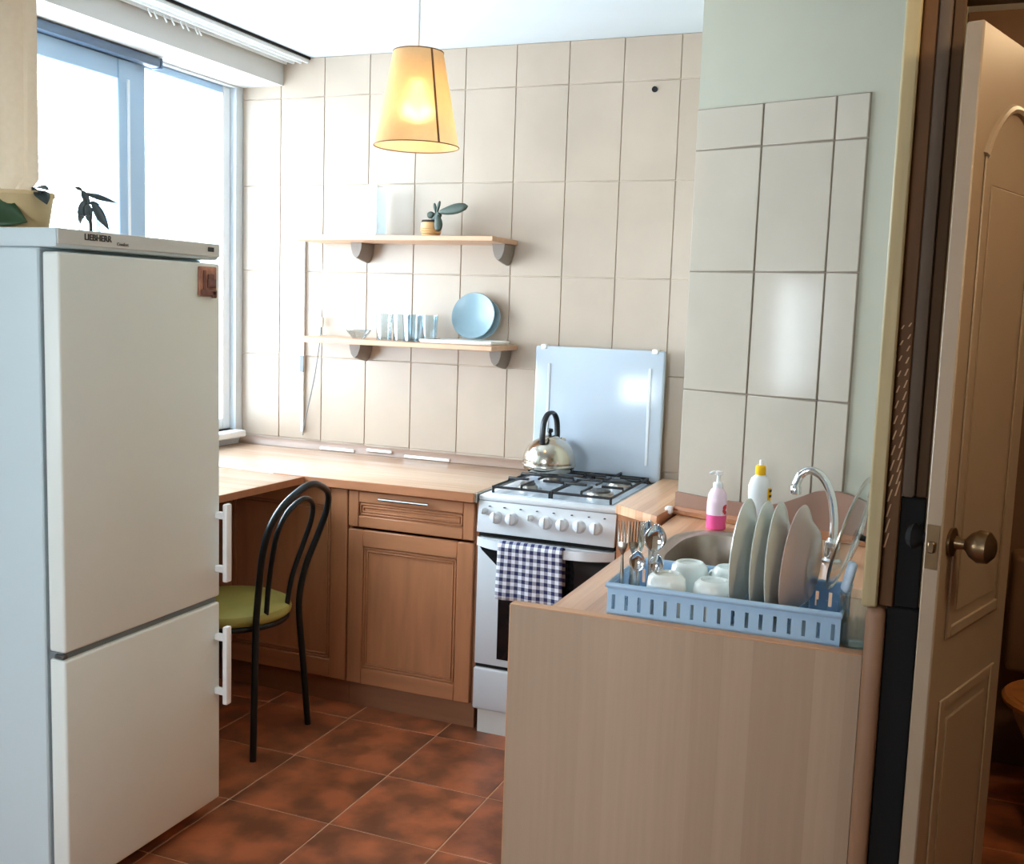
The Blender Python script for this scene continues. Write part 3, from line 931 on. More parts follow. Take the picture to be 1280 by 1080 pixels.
obj('shadow_gap', B(K(KX0 + 0.004, KY0 + 0.014, 0.245), K(KX1 - 0.004, KY0 + 0.029, 0.257)), 'dark', ck)

# gingham towel over the oven handle
bm = bmesh.new()
uvl = bm.loops.layers.uv.new('UVMap')
x0, x1 = -1.338, -1.106
prof = [(-0.661, 0.540), (-0.662, 0.60), (-0.664, 0.66), (-0.670, 0.70), (-0.6715, 0.716), (-0.663, 0.7215), (-0.652, 0.718), (-0.647, 0.70), (-0.645, 0.64), (-0.644, 0.585)]
prof = [(-0.678 + (p[0] + 0.6715) * 0.2 if k < 4 else p[0], p[1]) for k, p in enumerate(prof)]
prof[0] = (-0.674, 0.520)
PP = smooth_pts([(0, a, b) for a, b in prof], 5)
nu = 26
rows, acc, last = [], 0, None
for p in PP:
    if last is not None: acc += (p - last).length
    last = p
    row = []
    for u in range(nu + 1):
        s = u / nu
        wob = 0.0035 * math.sin(s * 15) * max(0, (0.70 - p.z)) / 0.18
        xx = x0 + s * (x1 - x0) + (s - 0.5) * 0.012 * max(0, 0.70 - p.z) / 0.18 - 0.02 * max(0, 0.70 - p.z) * 0.3
        row.append((bm.verts.new((xx, p.y - wob, p.z)), s * (x1 - x0), acc))
    rows.append(row)
for p, q in zip(rows, rows[1:]):
    for i in range(nu):
        vs = (p[i], p[i + 1], q[i + 1], q[i])
        f = bm.faces.new([v[0] for v in vs])
        for lp, v in zip(f.loops, vs): lp[uvl].uv = (v[1], v[2])
ob = obj('tea_towel', bm, 'towel')
md = ob.modifiers.new('thickness', 'SOLIDIFY'); md.thickness = 0.002; md.offset = 0
tag(ob, 'blue and white gingham tea towel draped over the oven handle', 'towel')

# kettle on the rear left burner
kt = thing('kettle', 'round steel kettle with black loop handle on the rear burner', 'kettle', (-1.335, -0.205, 0.9025), math.radians(84))
body = L([(0, 0), (0.088, 0), (0.094, 0.006), (0.098, 0.016), (0.100, 0.030), (0.099, 0.05), (0.093, 0.072), (0.080, 0.094), (0.062, 0.110), (0.040, 0.121), (0.038, 0.123), (0, 0.126)], 40, caps=False)
obj('body', body, 'kettle', kt)
obj('base_ring', L([(0.0985, 0.018), (0.1015, 0.021), (0.1015, 0.026), (0.0995, 0.029)], 40, caps=False), 'steel', kt)
lidk = obj('lid', L([(0.037, 0.1235), (0.034, 0.128), (0.018, 0.134), (0, 0.135)], 32), 'kettle', kt)
obj('lid_knob', L([(0.007, 0.133), (0.006, 0.142), (0.012, 0.148), (0.011, 0.158), (0, 0.161)], 20), 'black_plastic', lidk)
obj('handle', T([(-0.062, 0, 0.108), (-0.064, 0, 0.14), (-0.056, 0, 0.185), (-0.03, 0, 0.213), (0.0, 0, 0.219), (0.03, 0, 0.213), (0.055, 0, 0.185), (0.063, 0, 0.14), (0.062, 0, 0.108)], 0.0078, 12, n=5, flat=1.5), 'black_plastic', kt)
obj('spout', T([(0.075, 0, 0.07), (0.10, 0, 0.085), (0.118, 0, 0.108)], [0.022, 0.017, 0.013], 14, n=4), 'kettle', kt)

# ------------------------------------------------------------------ filler and sink counter
fi = thing('filler_worktop', 'small wedge of wood-strip worktop between cooker and tiled casing', 'worktop', (-0.86, -0.35, 0.0))
obj('slab', Pz([(-0.081, 0.33), (0.096, 0.33), (0.096, -0.19), (0.088, -0.416), (-0.062, -0.295), (-0.081, -0.292)], 2, 0.852, 0.882, 0.003), 'worktop_y', fi)
obj('support_panel', Pz([(-0.078, 0.30), (0.09, 0.30), (0.088, -0.36), (-0.06, -0.27), (-0.078, -0.27)], 2, 0.0, 0.8515), 'cab', fi)
obj('end_clip', B((0.082, -0.29, 0.868), (0.104, -0.262, 0.892), 0.004), 'white_plastic', fi)

ct = thing('sink_counter', 'wood-strip counter with inset steel sink and beige end panel', 'counter', (-0.42, -1.2, 0.0))
ox, oy = 0.42, 1.2
SX, SY, SRX, SRY = -0.472, -1.055, 0.212, 0.265
def sup(t, rx, ry, e=0.55):
    c_, s_ = math.cos(t), math.sin(t)
    return (SX + rx * math.copysign(abs(c_) ** e, c_) + ox, SY + ry * math.copysign(abs(s_) ** e, s_) + oy)
# slab outline follows the slanted casing at the back
def yb(x): return PB.y - (x - PB.x) * math.tan(BA) - 0.009
CX0, CX1, CY0 = -0.750, -0.045, -1.805
bm = bmesh.new()
N = 64
def outer(t):
    # ray from the sink centre to the slab outline
    dx, dy = math.cos(t), math.sin(t)
    best = 9
    if dx < -1e-6: best = min(best, (CX0 - SX) / dx)
    if dx > 1e-6: best = min(best, (CX1 - SX) / dx)
    if dy < -1e-6: best = min(best, (CY0 - SY) / dy)
    den = dy + dx * math.tan(BA)
    if den > 1e-6:
        k = (PB.y - 0.009 - math.tan(BA) * (SX - PB.x) - SY) / den
        if k > 0: best = min(best, k)
    return (SX + dx * best + ox, SY + dy * best + oy)
angs = [2 * PI * i / N for i in range(N)]
corners = []
for cxy in ((CX0, CY0), (CX1, CY0), (CX1, yb(CX1)), (CX0, yb(CX0))):
    corners.append(math.atan2(cxy[1] - SY, cxy[0] - SX) % (2 * PI))
angs = sorted(angs + corners)
z0, z1 = 0.825, 0.860
rt_, rb_, ot, ob_ = [], [], [], []
for t_ in angs:
    # inner hole point at the same direction
    dx, dy = math.cos(t_), math.sin(t_)
    rx, ry, e = SRX - 0.012, SRY - 0.012, 2 / 0.55
    k = (abs(dx / rx) ** e + abs(dy / ry) ** e) ** (-1 / e)
    ip = (SX + dx * k + ox, SY + dy * k + oy); op = outer(t_)
    rt_.append(bm.verts.new((*ip, z1))); rb_.append(bm.verts.new((*ip, z0)))
    ot.append(bm.verts.new((*op, z1))); ob_.append(bm.verts.new((*op, z0)))
M_ = len(angs)
for i in range(M_):
    j = (i + 1) % M_
    bm.faces.new((rt_[i], rt_[j], ot[j], ot[i])); bm.faces.new((rb_[j], rb_[i], ob_[i], ob_[j]))
    bm.faces.new((ot[i], ot[j], ob_[j], ob_[i])); bm.faces.new((rt_[j], rt_[i], rb_[i], rb_[j]))
obj('worktop', bm, 'worktop_y', ct)
def loop_pts(rx, ry, n=64):
    out = []
    for i in range(n):
        t_ = 2 * PI * i / n; dx, dy = math.cos(t_), math.sin(t_); e = 2 / 0.55
        k = (abs(dx / rx) ** e + abs(dy / ry) ** e) ** (-1 / e)
        out.append((SX + dx * k + ox, SY + dy * k + oy))
    return out
bm = bmesh.new()
rings = []
for g, z in ((0.0, 0.8605), (0.0, 0.864), (0.008, 0.8665), (0.022, 0.866), (0.034, 0.858), (0.042, 0.83), (0.05, 0.72), (0.08, 0.70), (0.2, 0.695)):
    rings.append([bm.verts.new((*p, z)) for p in loop_pts(SRX - g, SRY - g)])
for p, q in zip(rings, rings[1:]):
    for i in range(64):
        j = (i + 1) % 64
        bm.faces.new((p[i], p[j], q[j], q[i]))
bm.faces.new(rings[-1])
sk = obj('sink_basin', bm, 'sinksteel', ct)
obj('drain', L([(0, 0.001), (0.03, 0.001), (0.035, 0.004), (0.04, 0.001)], 24, caps=False), 'chrome', sk, (SX + ox, SY + oy, 0.6955))
obj('end_panel', B((-0.826 + ox, -1.832 + oy, 0.0), (-0.0935 + ox, -1.8055 + oy, 0.866)), 'panel', ct)
bm = bmesh.new()
box(bm, (-0.828 + ox, -1.833 + oy, 0.866), (-0.0935 + ox, -1.8045 + oy, 0.8695), 0.001)
box(bm, (-0.8285 + ox, -1.833 + oy, 0.0), (-0.826 + ox, -1.8045 + oy, 0.866), 0.001)
objs('edge_band', bm, 'panel_edge', ct)
bm = bmesh.new()
box(bm, (-0.726 + ox, -1.80 + oy, 0.1), (-0.71 + ox, -0.80 + oy, 0.823))
box(bm, (-0.726 + ox, -1.80 + oy, 0.1), (-0.06 + ox, -0.80 + oy, 0.118))
obj('carcass', bm, 'cab', ct)
for k in range(2):
    y0_ = -1.795 + k * 0.50
    bm = B((-0.744 + ox, y0_ + oy, 0.11), (-0.727 + ox, y0_ + 0.49 + oy, 0.818), 0.003)
    dd = obj('cabinet_door', bm, 'cab', ct)
    obj('handle', T([(-0.762 + ox, y0_ + 0.1 + oy, 0.76), (-0.762 + ox, y0_ + 0.3 + oy, 0.76)], 0.005, 8), 'chrome', dd)
obj('plinth', B((-0.69 + ox, -1.80 + oy, 0.0), (-0.675 + ox, -0.80 + oy, 0.098)), 'plinth', ct)

# brown splashback along the slanted casing
sp = thing('splashback', 'brown splashback rising in a curve along the wall behind the tap', 'splashback', PB + Vector((0, 0, 0.861)), -BA)
prf = [(0.004, 0.070), (0.14, 0.066), (0.28, 0.070), (0.36, 0.082), (0.43, 0.112), (0.48, 0.136), (0.53, 0.144), (0.58, 0.141), (0.66, 0.120)]
pr = [(p.x, p.z) for p in smooth_pts([(a, 0, b) for a, b in prf], 6)]
obj('board', Pz([(0.66, 0.0), (0.004, 0.0)] + pr, 1, -0.026, -0.0095, 0.0), 'splash', sp)
obj('bottom_trim', Pz([(-0.026, 0.001), (-0.046, 0.001), (-0.046, 0.006), (-0.034, 0.012), (-0.030, 0.022), (-0.026, 0.024)], 0, 0.004, 0.66), 'wt_edge', sp)

# tap
fa = thing('tap', 'chrome swan-neck tap curving over the sink', 'tap', (-0.226, -1.02, 0.8605))
obj('base', L([(0.027, 0), (0.027, 0.006), (0.021, 0.012), (0.021, 0.055), (0.016, 0.06), (0.013, 0.066), (0, 0.066)], 28), 'chrome', fa)
obj('spout', T([(0, 0, 0.06), (-0.001, 0, 0.12), (-0.014, 0, 0.185), (-0.038, 0, 0.228), (-0.068, 0, 0.243), (-0.092, 0, 0.232), (-0.103, 0, 0.208), (-0.105, 0, 0.197)], 0.0115, 16, n=6), 'chrome', fa)
obj('aerator', L([(0.014, 0), (0.015, 0.004), (0.015, 0.02), (0.0125, 0.024)], 20), 'chrome', fa, (-0.105, 0, 0.175))
lv = obj('lever', T([(0.0, -0.018, 0.04), (0.0, -0.045, 0.047), (0.0, -0.085, 0.062)], [0.008, 0.006, 0.007], 12, n=4), 'chrome', fa)

# bottles
def at_base(x, y): return (x, y, 0.8605)
so = thing('soap_bottle', 'clear pump bottle of pink soap at the back of the sink counter', 'bottle', at_base(-0.592, -0.745))
obj('body', L([(0, 0), (0.027, 0), (0.030, 0.004), (0.030, 0.062), (0.0305, 0.064)], 28, caps=False), 'pinksoap', so)
obj('clear_part', L([(0.0302, 0.064), (0.030, 0.085), (0.028, 0.105), (0.020, 0.122), (0.013, 0.128), (0, 0.128)], 28, caps=False), 'clearpink', so)
pu = obj('pump', L([(0.015, 0.128), (0.015, 0.142), (0.006, 0.144), (0.005, 0.165), (0.011, 0.167), (0.012, 0.177), (0, 0.179)], 20), 'white_plastic', so)
obj('nozzle', T([(0, 0, 0.173), (-0.015, -0.008, 0.174), (-0.024, -0.012, 0.169)], 0.0045, 8, n=3), 'white_plastic', pu)
lb = obj('label_print', L([(0.0306, 0.045), (0.0306, 0.085)], 28, caps=False), 'clearpink', so)
bm = bmesh.new()
for a_, z_, s_ in ((-0.55, 0.07, 0.008), (-0.45, 0.055, 0.007), (-0.62, 0.06, 0.006), (-0.4, 0.075, 0.005)):
    p = Vector((0.0312 * math.cos(a_), 0.0312 * math.sin(a_), z_))
    vs = [bm.verts.new(p + Vector((-math.sin(a_) * s_ * math.cos(q), math.cos(a_) * s_ * math.cos(q), s_ * math.sin(q)))) for q in [2 * PI * i / 8 for i in range(8)]]
    bm.faces.new(vs)
obj('red_motif', bm, 'red', lb)

de = thing('detergent_bottle', 'white washing-up liquid bottle with yellow cap behind the plates', 'bottle', at_base(-0.468, -0.742), 0.35)
prb = [(0, 0), (0.031, 0), (0.034, 0.006), (0.034, 0.05), (0.031, 0.09), (0.034, 0.12), (0.034, 0.145), (0.026, 0.168), (0.014, 0.178)]
bm = L(prb, 32, caps=False)
for v in bm.verts: v.co.y *= 0.72
obj('body', bm, 'white_plastic', de)
cpb = obj('cap', L([(0.015, 0.178), (0.016, 0.181), (0.0155, 0.203), (0.012, 0.207), (0, 0.207)], 24), 'yellow', de)
obj('nozzle', L([(0.006, 0.207), (0.005, 0.222), (0, 0.224)], 16), 'white_plastic', cpb)
bm = bmesh.new()
for i in range(7):
    a0 = -1.25 + i * 0.16
for i in range(6):
    a0, a1 = -0.95 + i * 0.17, -0.95 + (i + 1) * 0.17
    q = [(0.0345 * math.cos(a_), 0.0345 * 0.72 * math.sin(a_), z_) for a_, z_ in ((a0, 0.075), (a1, 0.075), (a1, 0.14), (a0, 0.14))]
    q = [(x * 1.02, y * 1.02, z) for x, y, z in q]
    bm.faces.new([bm.verts.new(p) for p in q])
lbl = obj('label', bm, 'yellow', de)
bm = bmesh.new()
for z_ in (0.088, 0.112, 0.128):
    for i in range(4):
        a0, a1 = -0.8 + i * 0.17, -0.8 + (i + 1) * 0.17
        q = [(0.0345 * 1.05 * math.cos(a_), 0.0345 * 0.76 * math.sin(a_), zz) for a_, zz in ((a0, z_), (a1, z_), (a1, z_ + 0.008), (a0, z_ + 0.008))]
        bm.faces.new([bm.verts.new(p) for p in q])
obj('print_bars', bm, 'logo', lbl)

# ------------------------------------------------------------------ dish rack and what stands in it
RKX0, RKX1, RKY0, RKY1, RZ, RT = -0.622, -0.140, -1.788, -1.530, 0.8615, 0.928
rk = thing('dish_rack', 'pale blue slotted plastic dish rack on the sink counter', 'dish rack', ((RKX0 + RKX1) / 2, (RKY0 + RKY1) / 2, RZ))
hx, hy, hz = (RKX1 - RKX0) / 2, (RKY1 - RKY0) / 2, RT - RZ
bm = bmesh.new()
box(bm, (-hx + 0.006, -hy + 0.006, 0.0), (hx - 0.006, hy - 0.006, 0.004))
obj('bottom', bm, 'bluerack', rk)
bm = bmesh.new()
def side(p, q, along, fixed, n):
    # slotted side: bottom band, top band, bars between slots
    for za, zb in ((0.0, 0.014), (hz - 0.020, hz - 0.002)):
        a = [0, 0, za]; b = [0, 0, zb]
        a[along], b[along] = p, q
        a[1 - along], b[1 - along] = fixed - 0.002, fixed + 0.002
        box(bm, a, b)
    step = (q - p) / n
    for i in range(n + 1):
        c = p + i * step
        a = [0, 0, 0.014]; b = [0, 0, hz - 0.020]
        a[along], b[along] = max(p, c - step * 0.37), min(q, c + step * 0.37)
        a[1 - along], b[1 - along] = fixed - 0.002, fixed + 0.002
        box(bm, a, b)
side(-hx, hx, 0, -hy + 0.004, 17)
side(-hx, hx, 0, hy - 0.004, 17)
side(-hy + 0.006, hy - 0.006, 1, -hx + 0.004, 8)
side(-hy + 0.006, hy - 0.006, 1, hx - 0.004, 8)
obj('slotted_side', bm, 'bluerack', rk)
bm = bmesh.new()
tube(bm, [(-hx, -hy, hz), (hx, -hy, hz), (hx, hy, hz), (-hx, hy, hz)], 0.0065, 10, True)
obj('rim', bm, 'bluerack', rk)
bm = bmesh.new()
box(bm, (-hx + 0.092, -hy + 0.008, 0.004), (-hx + 0.096, hy - 0.008, hz - 0.004))
obj('divider', bm, 'bluerack', rk)
bm = bmesh.new()
for k in range(11):
    x = 0.02 + k * 0.0195
    box(bm, (x - 0.002, -hy + 0.05, 0.004), (x + 0.002, -hy + 0.056, 0.04)); box(bm, (x - 0.002, hy - 0.056, 0.004), (x + 0.002, hy - 0.05, 0.04))
objs('plate_peg', bm, 'bluerack', rk)

# mugs upside down
mg = thing('mug', 'white upside-down mug, front left of four in the dish rack', 'mug', (-0.508, -1.728, 0.8665), 0, 'white mugs in the dish rack')
obj('cup', L([(0.0385, 0.0), (0.043, 0.0), (0.044, 0.004), (0.0435, 0.05), (0.040, 0.078), (0.034, 0.084), (0.030, 0.088), (0.027, 0.088), (0.026, 0.083), (0, 0.082)], 36, caps=False), 'ceramic', mg)
obj('handle', T([(0.041, 0, 0.066), (0.060, 0, 0.062), (0.068, 0, 0.045), (0.060, 0, 0.026), (0.042, 0, 0.02)], 0.0055, 10, n=5), 'ceramic', mg)
mg.rotation_euler = (0, 0, 1.6)
for (x, y, rz, dz), l in zip(((-0.405, -1.733, 2.36, 0), (-0.486, -1.600, 2.36, 0), (-0.394, -1.600, 2.5, 0)),
                         ('white upside-down mug, front right beside the leftmost plate', 'white upside-down mug, back left of four, beside the spoons', 'white upside-down mug, back right, half hidden by the leftmost plate')):
    dup(mg, (x, y, 0.8665 + dz), rz, l)

# plates
def plate_bm(R0, depth=0.02):
    return L([(0, 0.0), (R0 * 0.55, 0.0), (R0 * 0.62, 0.003), (R0 * 0.78, depth * 0.65), (R0 * 0.98, depth), (R0 * 1.005, depth + 0.002), (R0 * 0.985, depth + 0.0045), (R0 * 0.78, depth * 0.65 + 0.004), (R0 * 0.6, 0.005), (0, 0.0045)], 48, caps=False)
plate0 = None
specs = [(-0.336, 1, -1.662, 'white dinner plate standing in the rack, leftmost of the row'),
         (-0.294, 0, -1.662, 'white dinner plate in the rack, second of the row'),
         (-0.264, -1, -1.662, 'white dinner plate in the rack, third of the row')]
PR = 0.127
for x, tilt, y, l in specs:
    loc_ = (x, y, 0.8665 + PR * 1.0)
    rot = (0, math.radians(-90 + tilt), math.radians(-3))
    if plate0 is None:
        plate0 = obj('dinner_plate', plate_bm(PR), 'plate')
        plate0.location = loc_; plate0.rotation_euler = rot
        tag(plate0, l, 'plate', 'white plates in the dish rack')
    else:
        c = plate0.copy(); C.objects.link(c); c.location = loc_; c.rotation_euler = rot; c['label'] = l
pp_ = obj('deep_plate', plate_bm(0.124, 0.036), 'pinkplate')
pp_.location = (-0.210, -1.66, 0.868 + 0.124); pp_.rotation_euler = (0, math.radians(-87), math.radians(-7))
tag(pp_, 'pinkish deep plate in the rack, rightmost of the row', 'plate')

# cutlery in the left compartment
def fork(name, label, base, lean, hgt=0.185, m='steel'):
    f = thing(name, label, 'fork', base)
    f.rotation_euler = lean
    obj('handle', T([(0, 0, 0), (0, 0, hgt * 0.3), (0, 0, hgt * 0.62)], [0.006, 0.005, 0.0028], 8, flat=0.35), m, f)
    bm = bmesh.new()
    tube(bm, [(0, 0, hgt * 0.62), (0, -0.002, hgt * 0.70), (0, 0.0, hgt * 0.76)], [0.0028, 0.010, 0.0115], 8, n=3, flat=0.16)
    for k in range(4):
        x = (k - 1.5) * 0.0062
        tube(bm, [(x, 0, hgt * 0.75), (x, 0.002, hgt * 0.88), (x, 0.0, hgt)], [0.0022, 0.002, 0.0011], 6, n=3)
    obj('tines', bm, m, f, rot=(0, 0, PI / 2 * 0))
    return f
def spoon(name, label, base, lean, hgt=0.175, w=0.021):
    f = thing(name, label, 'spoon', base)
    f.rotation_euler = lean
    obj('handle', T([(0, 0, 0), (0, 0, hgt * 0.35), (0, 0, hgt * 0.70)], [0.006, 0.005, 0.0026], 8, flat=0.35), 'steel', f)
    bm = bmesh.new()
    nu, nv = 14, 7
    L_ = hgt * 0.34
    rows = []
    for i in range(nu + 1):
        s = i / nu
        z = hgt * 0.66 + s * L_
        ww = max(0.0008, w * math.sin(PI * min(1, 0.06 + 0.94 * s)) ** 0.75) if i < nu else 0.0008
        row = []
        for j in range(nv + 1):
            q = j / nv * 2 - 1
            row.append(bm.verts.new((ww * q, 0.008 * (1 - q * q) * math.sin(PI * s), z)))
        rows.append(row)
    for p, q in zip(rows, rows[1:]):
        for j in range(nv): bm.faces.new((p[j], p[j + 1], q[j + 1], q[j]))
    bb = obj('bowl', bm, 'chrome', f)
    md = bb.modifiers.new('thickness', 'SOLIDIFY'); md.thickness = 0.0015
    return f
fork('fork', 'steel fork standing tines up at the front of the cutlery compartment', (-0.600, -1.752, 0.8665), (-0.03, -0.02, 0.15), 0.196)
fork('fork', 'steel fork half hidden behind the front fork', (-0.592, -1.712, 0.8665), (0.02, 0.02, 0.35), 0.19)
fork('fork', 'steel fork seen edge-on between the forks and spoons', (-0.578, -1.70, 0.8665), (0.0, 0.03, 1.25), 0.188)
spoon('spoon', 'large shiny steel spoon at the right of the cutlery compartment', (-0.562, -1.69, 0.8665), (0.02, 0.10, 0.25), 0.185, 0.024)
spoon('spoon', 'steel spoon leaning back behind the large shiny spoon', (-0.565, -1.64, 0.8665), (-0.04, -0.06, 0.0), 0.18, 0.023)
spoon('spoon', 'small teaspoon low down in front of the large spoon', (-0.575, -1.752, 0.8665), (0.0, 0.06, 0.1), 0.135, 0.017)
spoon('spoon', 'small teaspoon tilted right against the mugs', (-0.556, -1.715, 0.8665), (0.05, 0.22, -0.1), 0.128, 0.016)

# glass lid, clear jug and sponge at the right end
gl = thing('pot_lid', 'clear glass pot lid with steel rim leaning at the rack right end', 'lid', (-0.150, -1.60, 0.9315))
gl.rotation_euler = (0, math.radians(90 + 14), math.radians(-7))
gl.location = (-0.147, -1.60, 1.058)
obj('glass_disc', L([(0.122, 0.0), (0.10, 0.008), (0.06, 0.018), (0.02, 0.023), (0, 0.0235)], 44, caps=False), 'lidglass', gl)
obj('steel_rim', T([(0.124 * math.cos(2 * PI * i / 48), 0.124 * math.sin(2 * PI * i / 48), 0) for i in range(48)], 0.0035, 8, True), 'steel', gl)
obj('lid_knob', L([(0.007, 0.0235), (0.006, 0.034), (0.015, 0.040), (0.016, 0.048), (0, 0.051)], 24), 'black_plastic', gl)
jg = thing('plastic_cup', 'clear plastic cup at the right end of the dish rack', 'cup', (-0.112, -1.745, 0.8605))
obj('wall', L([(0.030, 0.0), (0.033, 0.05), (0.037, 0.105), (0.0385, 0.106), (0.0355, 0.104), (0.0315, 0.05), (0.0285, 0.004), (0, 0.004)], 32, caps=False), 'glass', jg)
obj('base', L([(0, 0.0), (0.0295, 0.0), (0.0298, 0.003), (0, 0.0032)], 32, caps=False), 'glass', jg)
sg = obj('sponge', B((-0.008, -0.015, -0.032), (0.008, 0.015, 0.032), 0.007, 3), 'sponge')
sg.location = (-0.134, -1.735, 0.996); sg.rotation_euler = (0.0, 0.22, 0.3)
tag(sg, 'light blue sponge stuck in the clear plastic cup', 'sponge')

# ------------------------------------------------------------------ wall shelves
def shelf(zt, xr, label, dep):
    s = thing('wall_shelf', label, 'shelf', (-2.02, 0.0, zt), 0, None)
    obj('board', B((-0.455, -dep, -0.020), (xr + 2.02, -0.007, 0.0), 0.002), 'shelf', s)
    for x in (-2.245, -1.612):
        bm = bmesh.new()
        pr_ = [(-0.030, 0.0), (0.030, 0.0), (0.026, -0.03), (0.016, -0.058), (0.004, -0.07), (-0.006, -0.07), (-0.018, -0.055), (-0.026, -0.03)]
        back = [bm.verts.new((x + 2.02 + a, -0.0075, -0.0205 + b * 1.12)) for a, b in pr_]
        mid = [bm.verts.new((x + 2.02 + a, -0.05, -0.0205 + b * 1.02)) for a, b in pr_]
        front = [bm.verts.new((x + 2.02 + a * 0.88, -0.105, -0.0205 + b * 0.86)) for a, b in pr_]
        for p, q in ((back, mid), (mid, front)):
            for i in range(8):
                j = (i + 1) % 8
                bm.faces.new((p[i], p[j], q[j], q[i]))
        bm.faces.new(back); bm.faces.new(list(reversed(front)))
        obj('bracket', bm, 'bracket', s)
    return s
shelf(1.772, -1.572, 'upper pale wooden wall shelf with two grey brackets', 0.258)
shelf(1.362, -1.557, 'lower pale wooden wall shelf carrying glasses and plate', 0.268)

va = thing('glass_vase', 'tall clear glass vase at the left of the upper shelf', 'vase', (-2.155, -0.14, 1.7725))
bm = bmesh.new()
for (a, b) in (((-0.045, -0.045), (0.045, -0.041)), ((-0.045, 0.041), (0.045, 0.045)), ((-0.045, -0.041), (-0.041, 0.041)), ((0.041, -0.041), (0.045, 0.041))):
    box(bm, (a[0], a[1], 0.014), (b[0], b[1], 0.20))
obj('wall', bm, 'glass', va)
obj('base', B((-0.045, -0.045, 0.0), (0.045, 0.045, 0.0139), 0.002), 'glass', va)

cpot = thing('potted_cactus', 'small ribbed wooden pot with dark bunny-ear cactus on the upper shelf', 'potted plant', (-1.888, -0.14, 1.7725))
prc = [(0, 0), (0.034, 0)]
for k in range(6):
    z = 0.004 + k * 0.009
    prc += [(0.036 + 0.006 * math.sin(PI * (k + 0.5) / 6.5), z + 0.002), (0.034 + 0.006 * math.sin(PI * (k + 0.5) / 6.5), z + 0.008)]
prc += [(0.036, 0.06), (0.033, 0.062), (0.030, 0.058), (0, 0.056)]
obj('pot', L(prc, 28, caps=False), 'woodpot', cpot)
obj('pot_rim', L([(0.0365, 0.056), (0.038, 0.060), (0.036, 0.066), (0.031, 0.066), (0.030, 0.058)], 28, caps=False), 'soil', cpot)
def pad(p0, p1, w, th, name, m, par):
    """flat cactus pad or leaf swept from p0 to p1"""
    p0, p1 = Vector(p0), Vector(p1)
    t_ = (p1 - p0); ln = t_.length; t_.normalize()
    sd = t_.cross(Vector((0, -1, 0.15))).normalized(); nn = sd.cross(t_)
    bm = bmesh.new(); rings = []
    n = 12
    for i in range(n + 1):
        s = i / n
        ww = w * max(0.03, math.sin(PI * (0.03 + 0.94 * s)) ** 0.6 * (0.62 + 0.45 * s)) if 0 < i < n else w * 0.12
        hh = min(th, ww)
        c_ = p0 + t_ * ln * s
        rings.append([bm.verts.new(c_ + sd * ww * math.cos(2 * PI * j / 10) + nn * hh * math.sin(2 * PI * j / 10)) for j in range(10)])
    for p, q in zip(rings, rings[1:]):
        for j in range(10): bm.faces.new((p[j], p[(j + 1) % 10], q[(j + 1) % 10], q[j]))
    bm.faces.new(rings[0]); bm.faces.new(list(reversed(rings[-1])))
    return obj(name, bm, m, par)
pad((0.0, 0, 0.055), (0.045, -0.01, 0.095), 0.022, 0.010, 'cactus_pad', 'cactus', cpot)
pad((0.035, -0.01, 0.095), (0.165, -0.02, 0.118), 0.024, 0.009, 'cactus_pad', 'cactus', cpot)
pad((0.02, -0.01, 0.090), (-0.012, -0.01, 0.083), 0.016, 0.009, 'cactus_pad', 'cactus', cpot)
pad((0.025, -0.01, 0.09), (0.018, -0.012, 0.132), 0.008, 0.005, 'cactus_pad', 'cactus', cpot)
pad((0.028, -0.01, 0.09), (0.042, -0.012, 0.140), 0.008, 0.005, 'cactus_pad', 'cactus', cpot)
pad((0.045, -0.03, 0.085), (0.055, -0.045, 0.020), 0.021, 0.010, 'cactus_pad', 'cactus', cpot)

gt = thing('drinking_glass', 'clear tumbler at the left of the group on the lower shelf', 'glass', (-2.06, -0.19, 1.3625), 0, 'tumblers on the lower shelf')
obj('wall', L([(0.027, 0.004), (0.030, 0.05), (0.034, 0.105), (0.0355, 0.105), (0.0325, 0.05), (0.030, 0.0)], 28, caps=False), 'glass', gt)
obj('base', L([(0, 0), (0.030, 0), (0.0285, 0.010), (0, 0.012)], 28, caps=False), 'glass', gt)
for (x, y), l in zip(((-1.985, -0.19), (-1.925, -0.215), (-1.885, -0.14), (-1.965, -0.11)), ('clear tumbler second from left in the shelf group', 'clear tumbler at the front right of the group, nearest the shelf edge', 'clear tumbler at the right beside the pale blue plate', 'clear tumbler at the back of the group against the tiles')):
    dup(gt, (x, y, 1.3625), 0, l)
bw = thing('glass_bowl', 'small clear glass dish at the left of the lower shelf', 'bowl', (-2.20, -0.15, 1.3625))
obj('bowl', L([(0, 0), (0.025, 0), (0.028, 0.004), (0.045, 0.022), (0.052, 0.034), (0.050, 0.034), (0.042, 0.022), (0.02, 0.006), (0, 0.006)], 32, caps=False), 'glass', bw)
obj('rim', T([(0.051 * math.cos(2 * PI * i / 32), 0.051 * math.sin(2 * PI * i / 32), 0.034) for i in range(32)], 0.0016, 6, True), 'glass', bw)

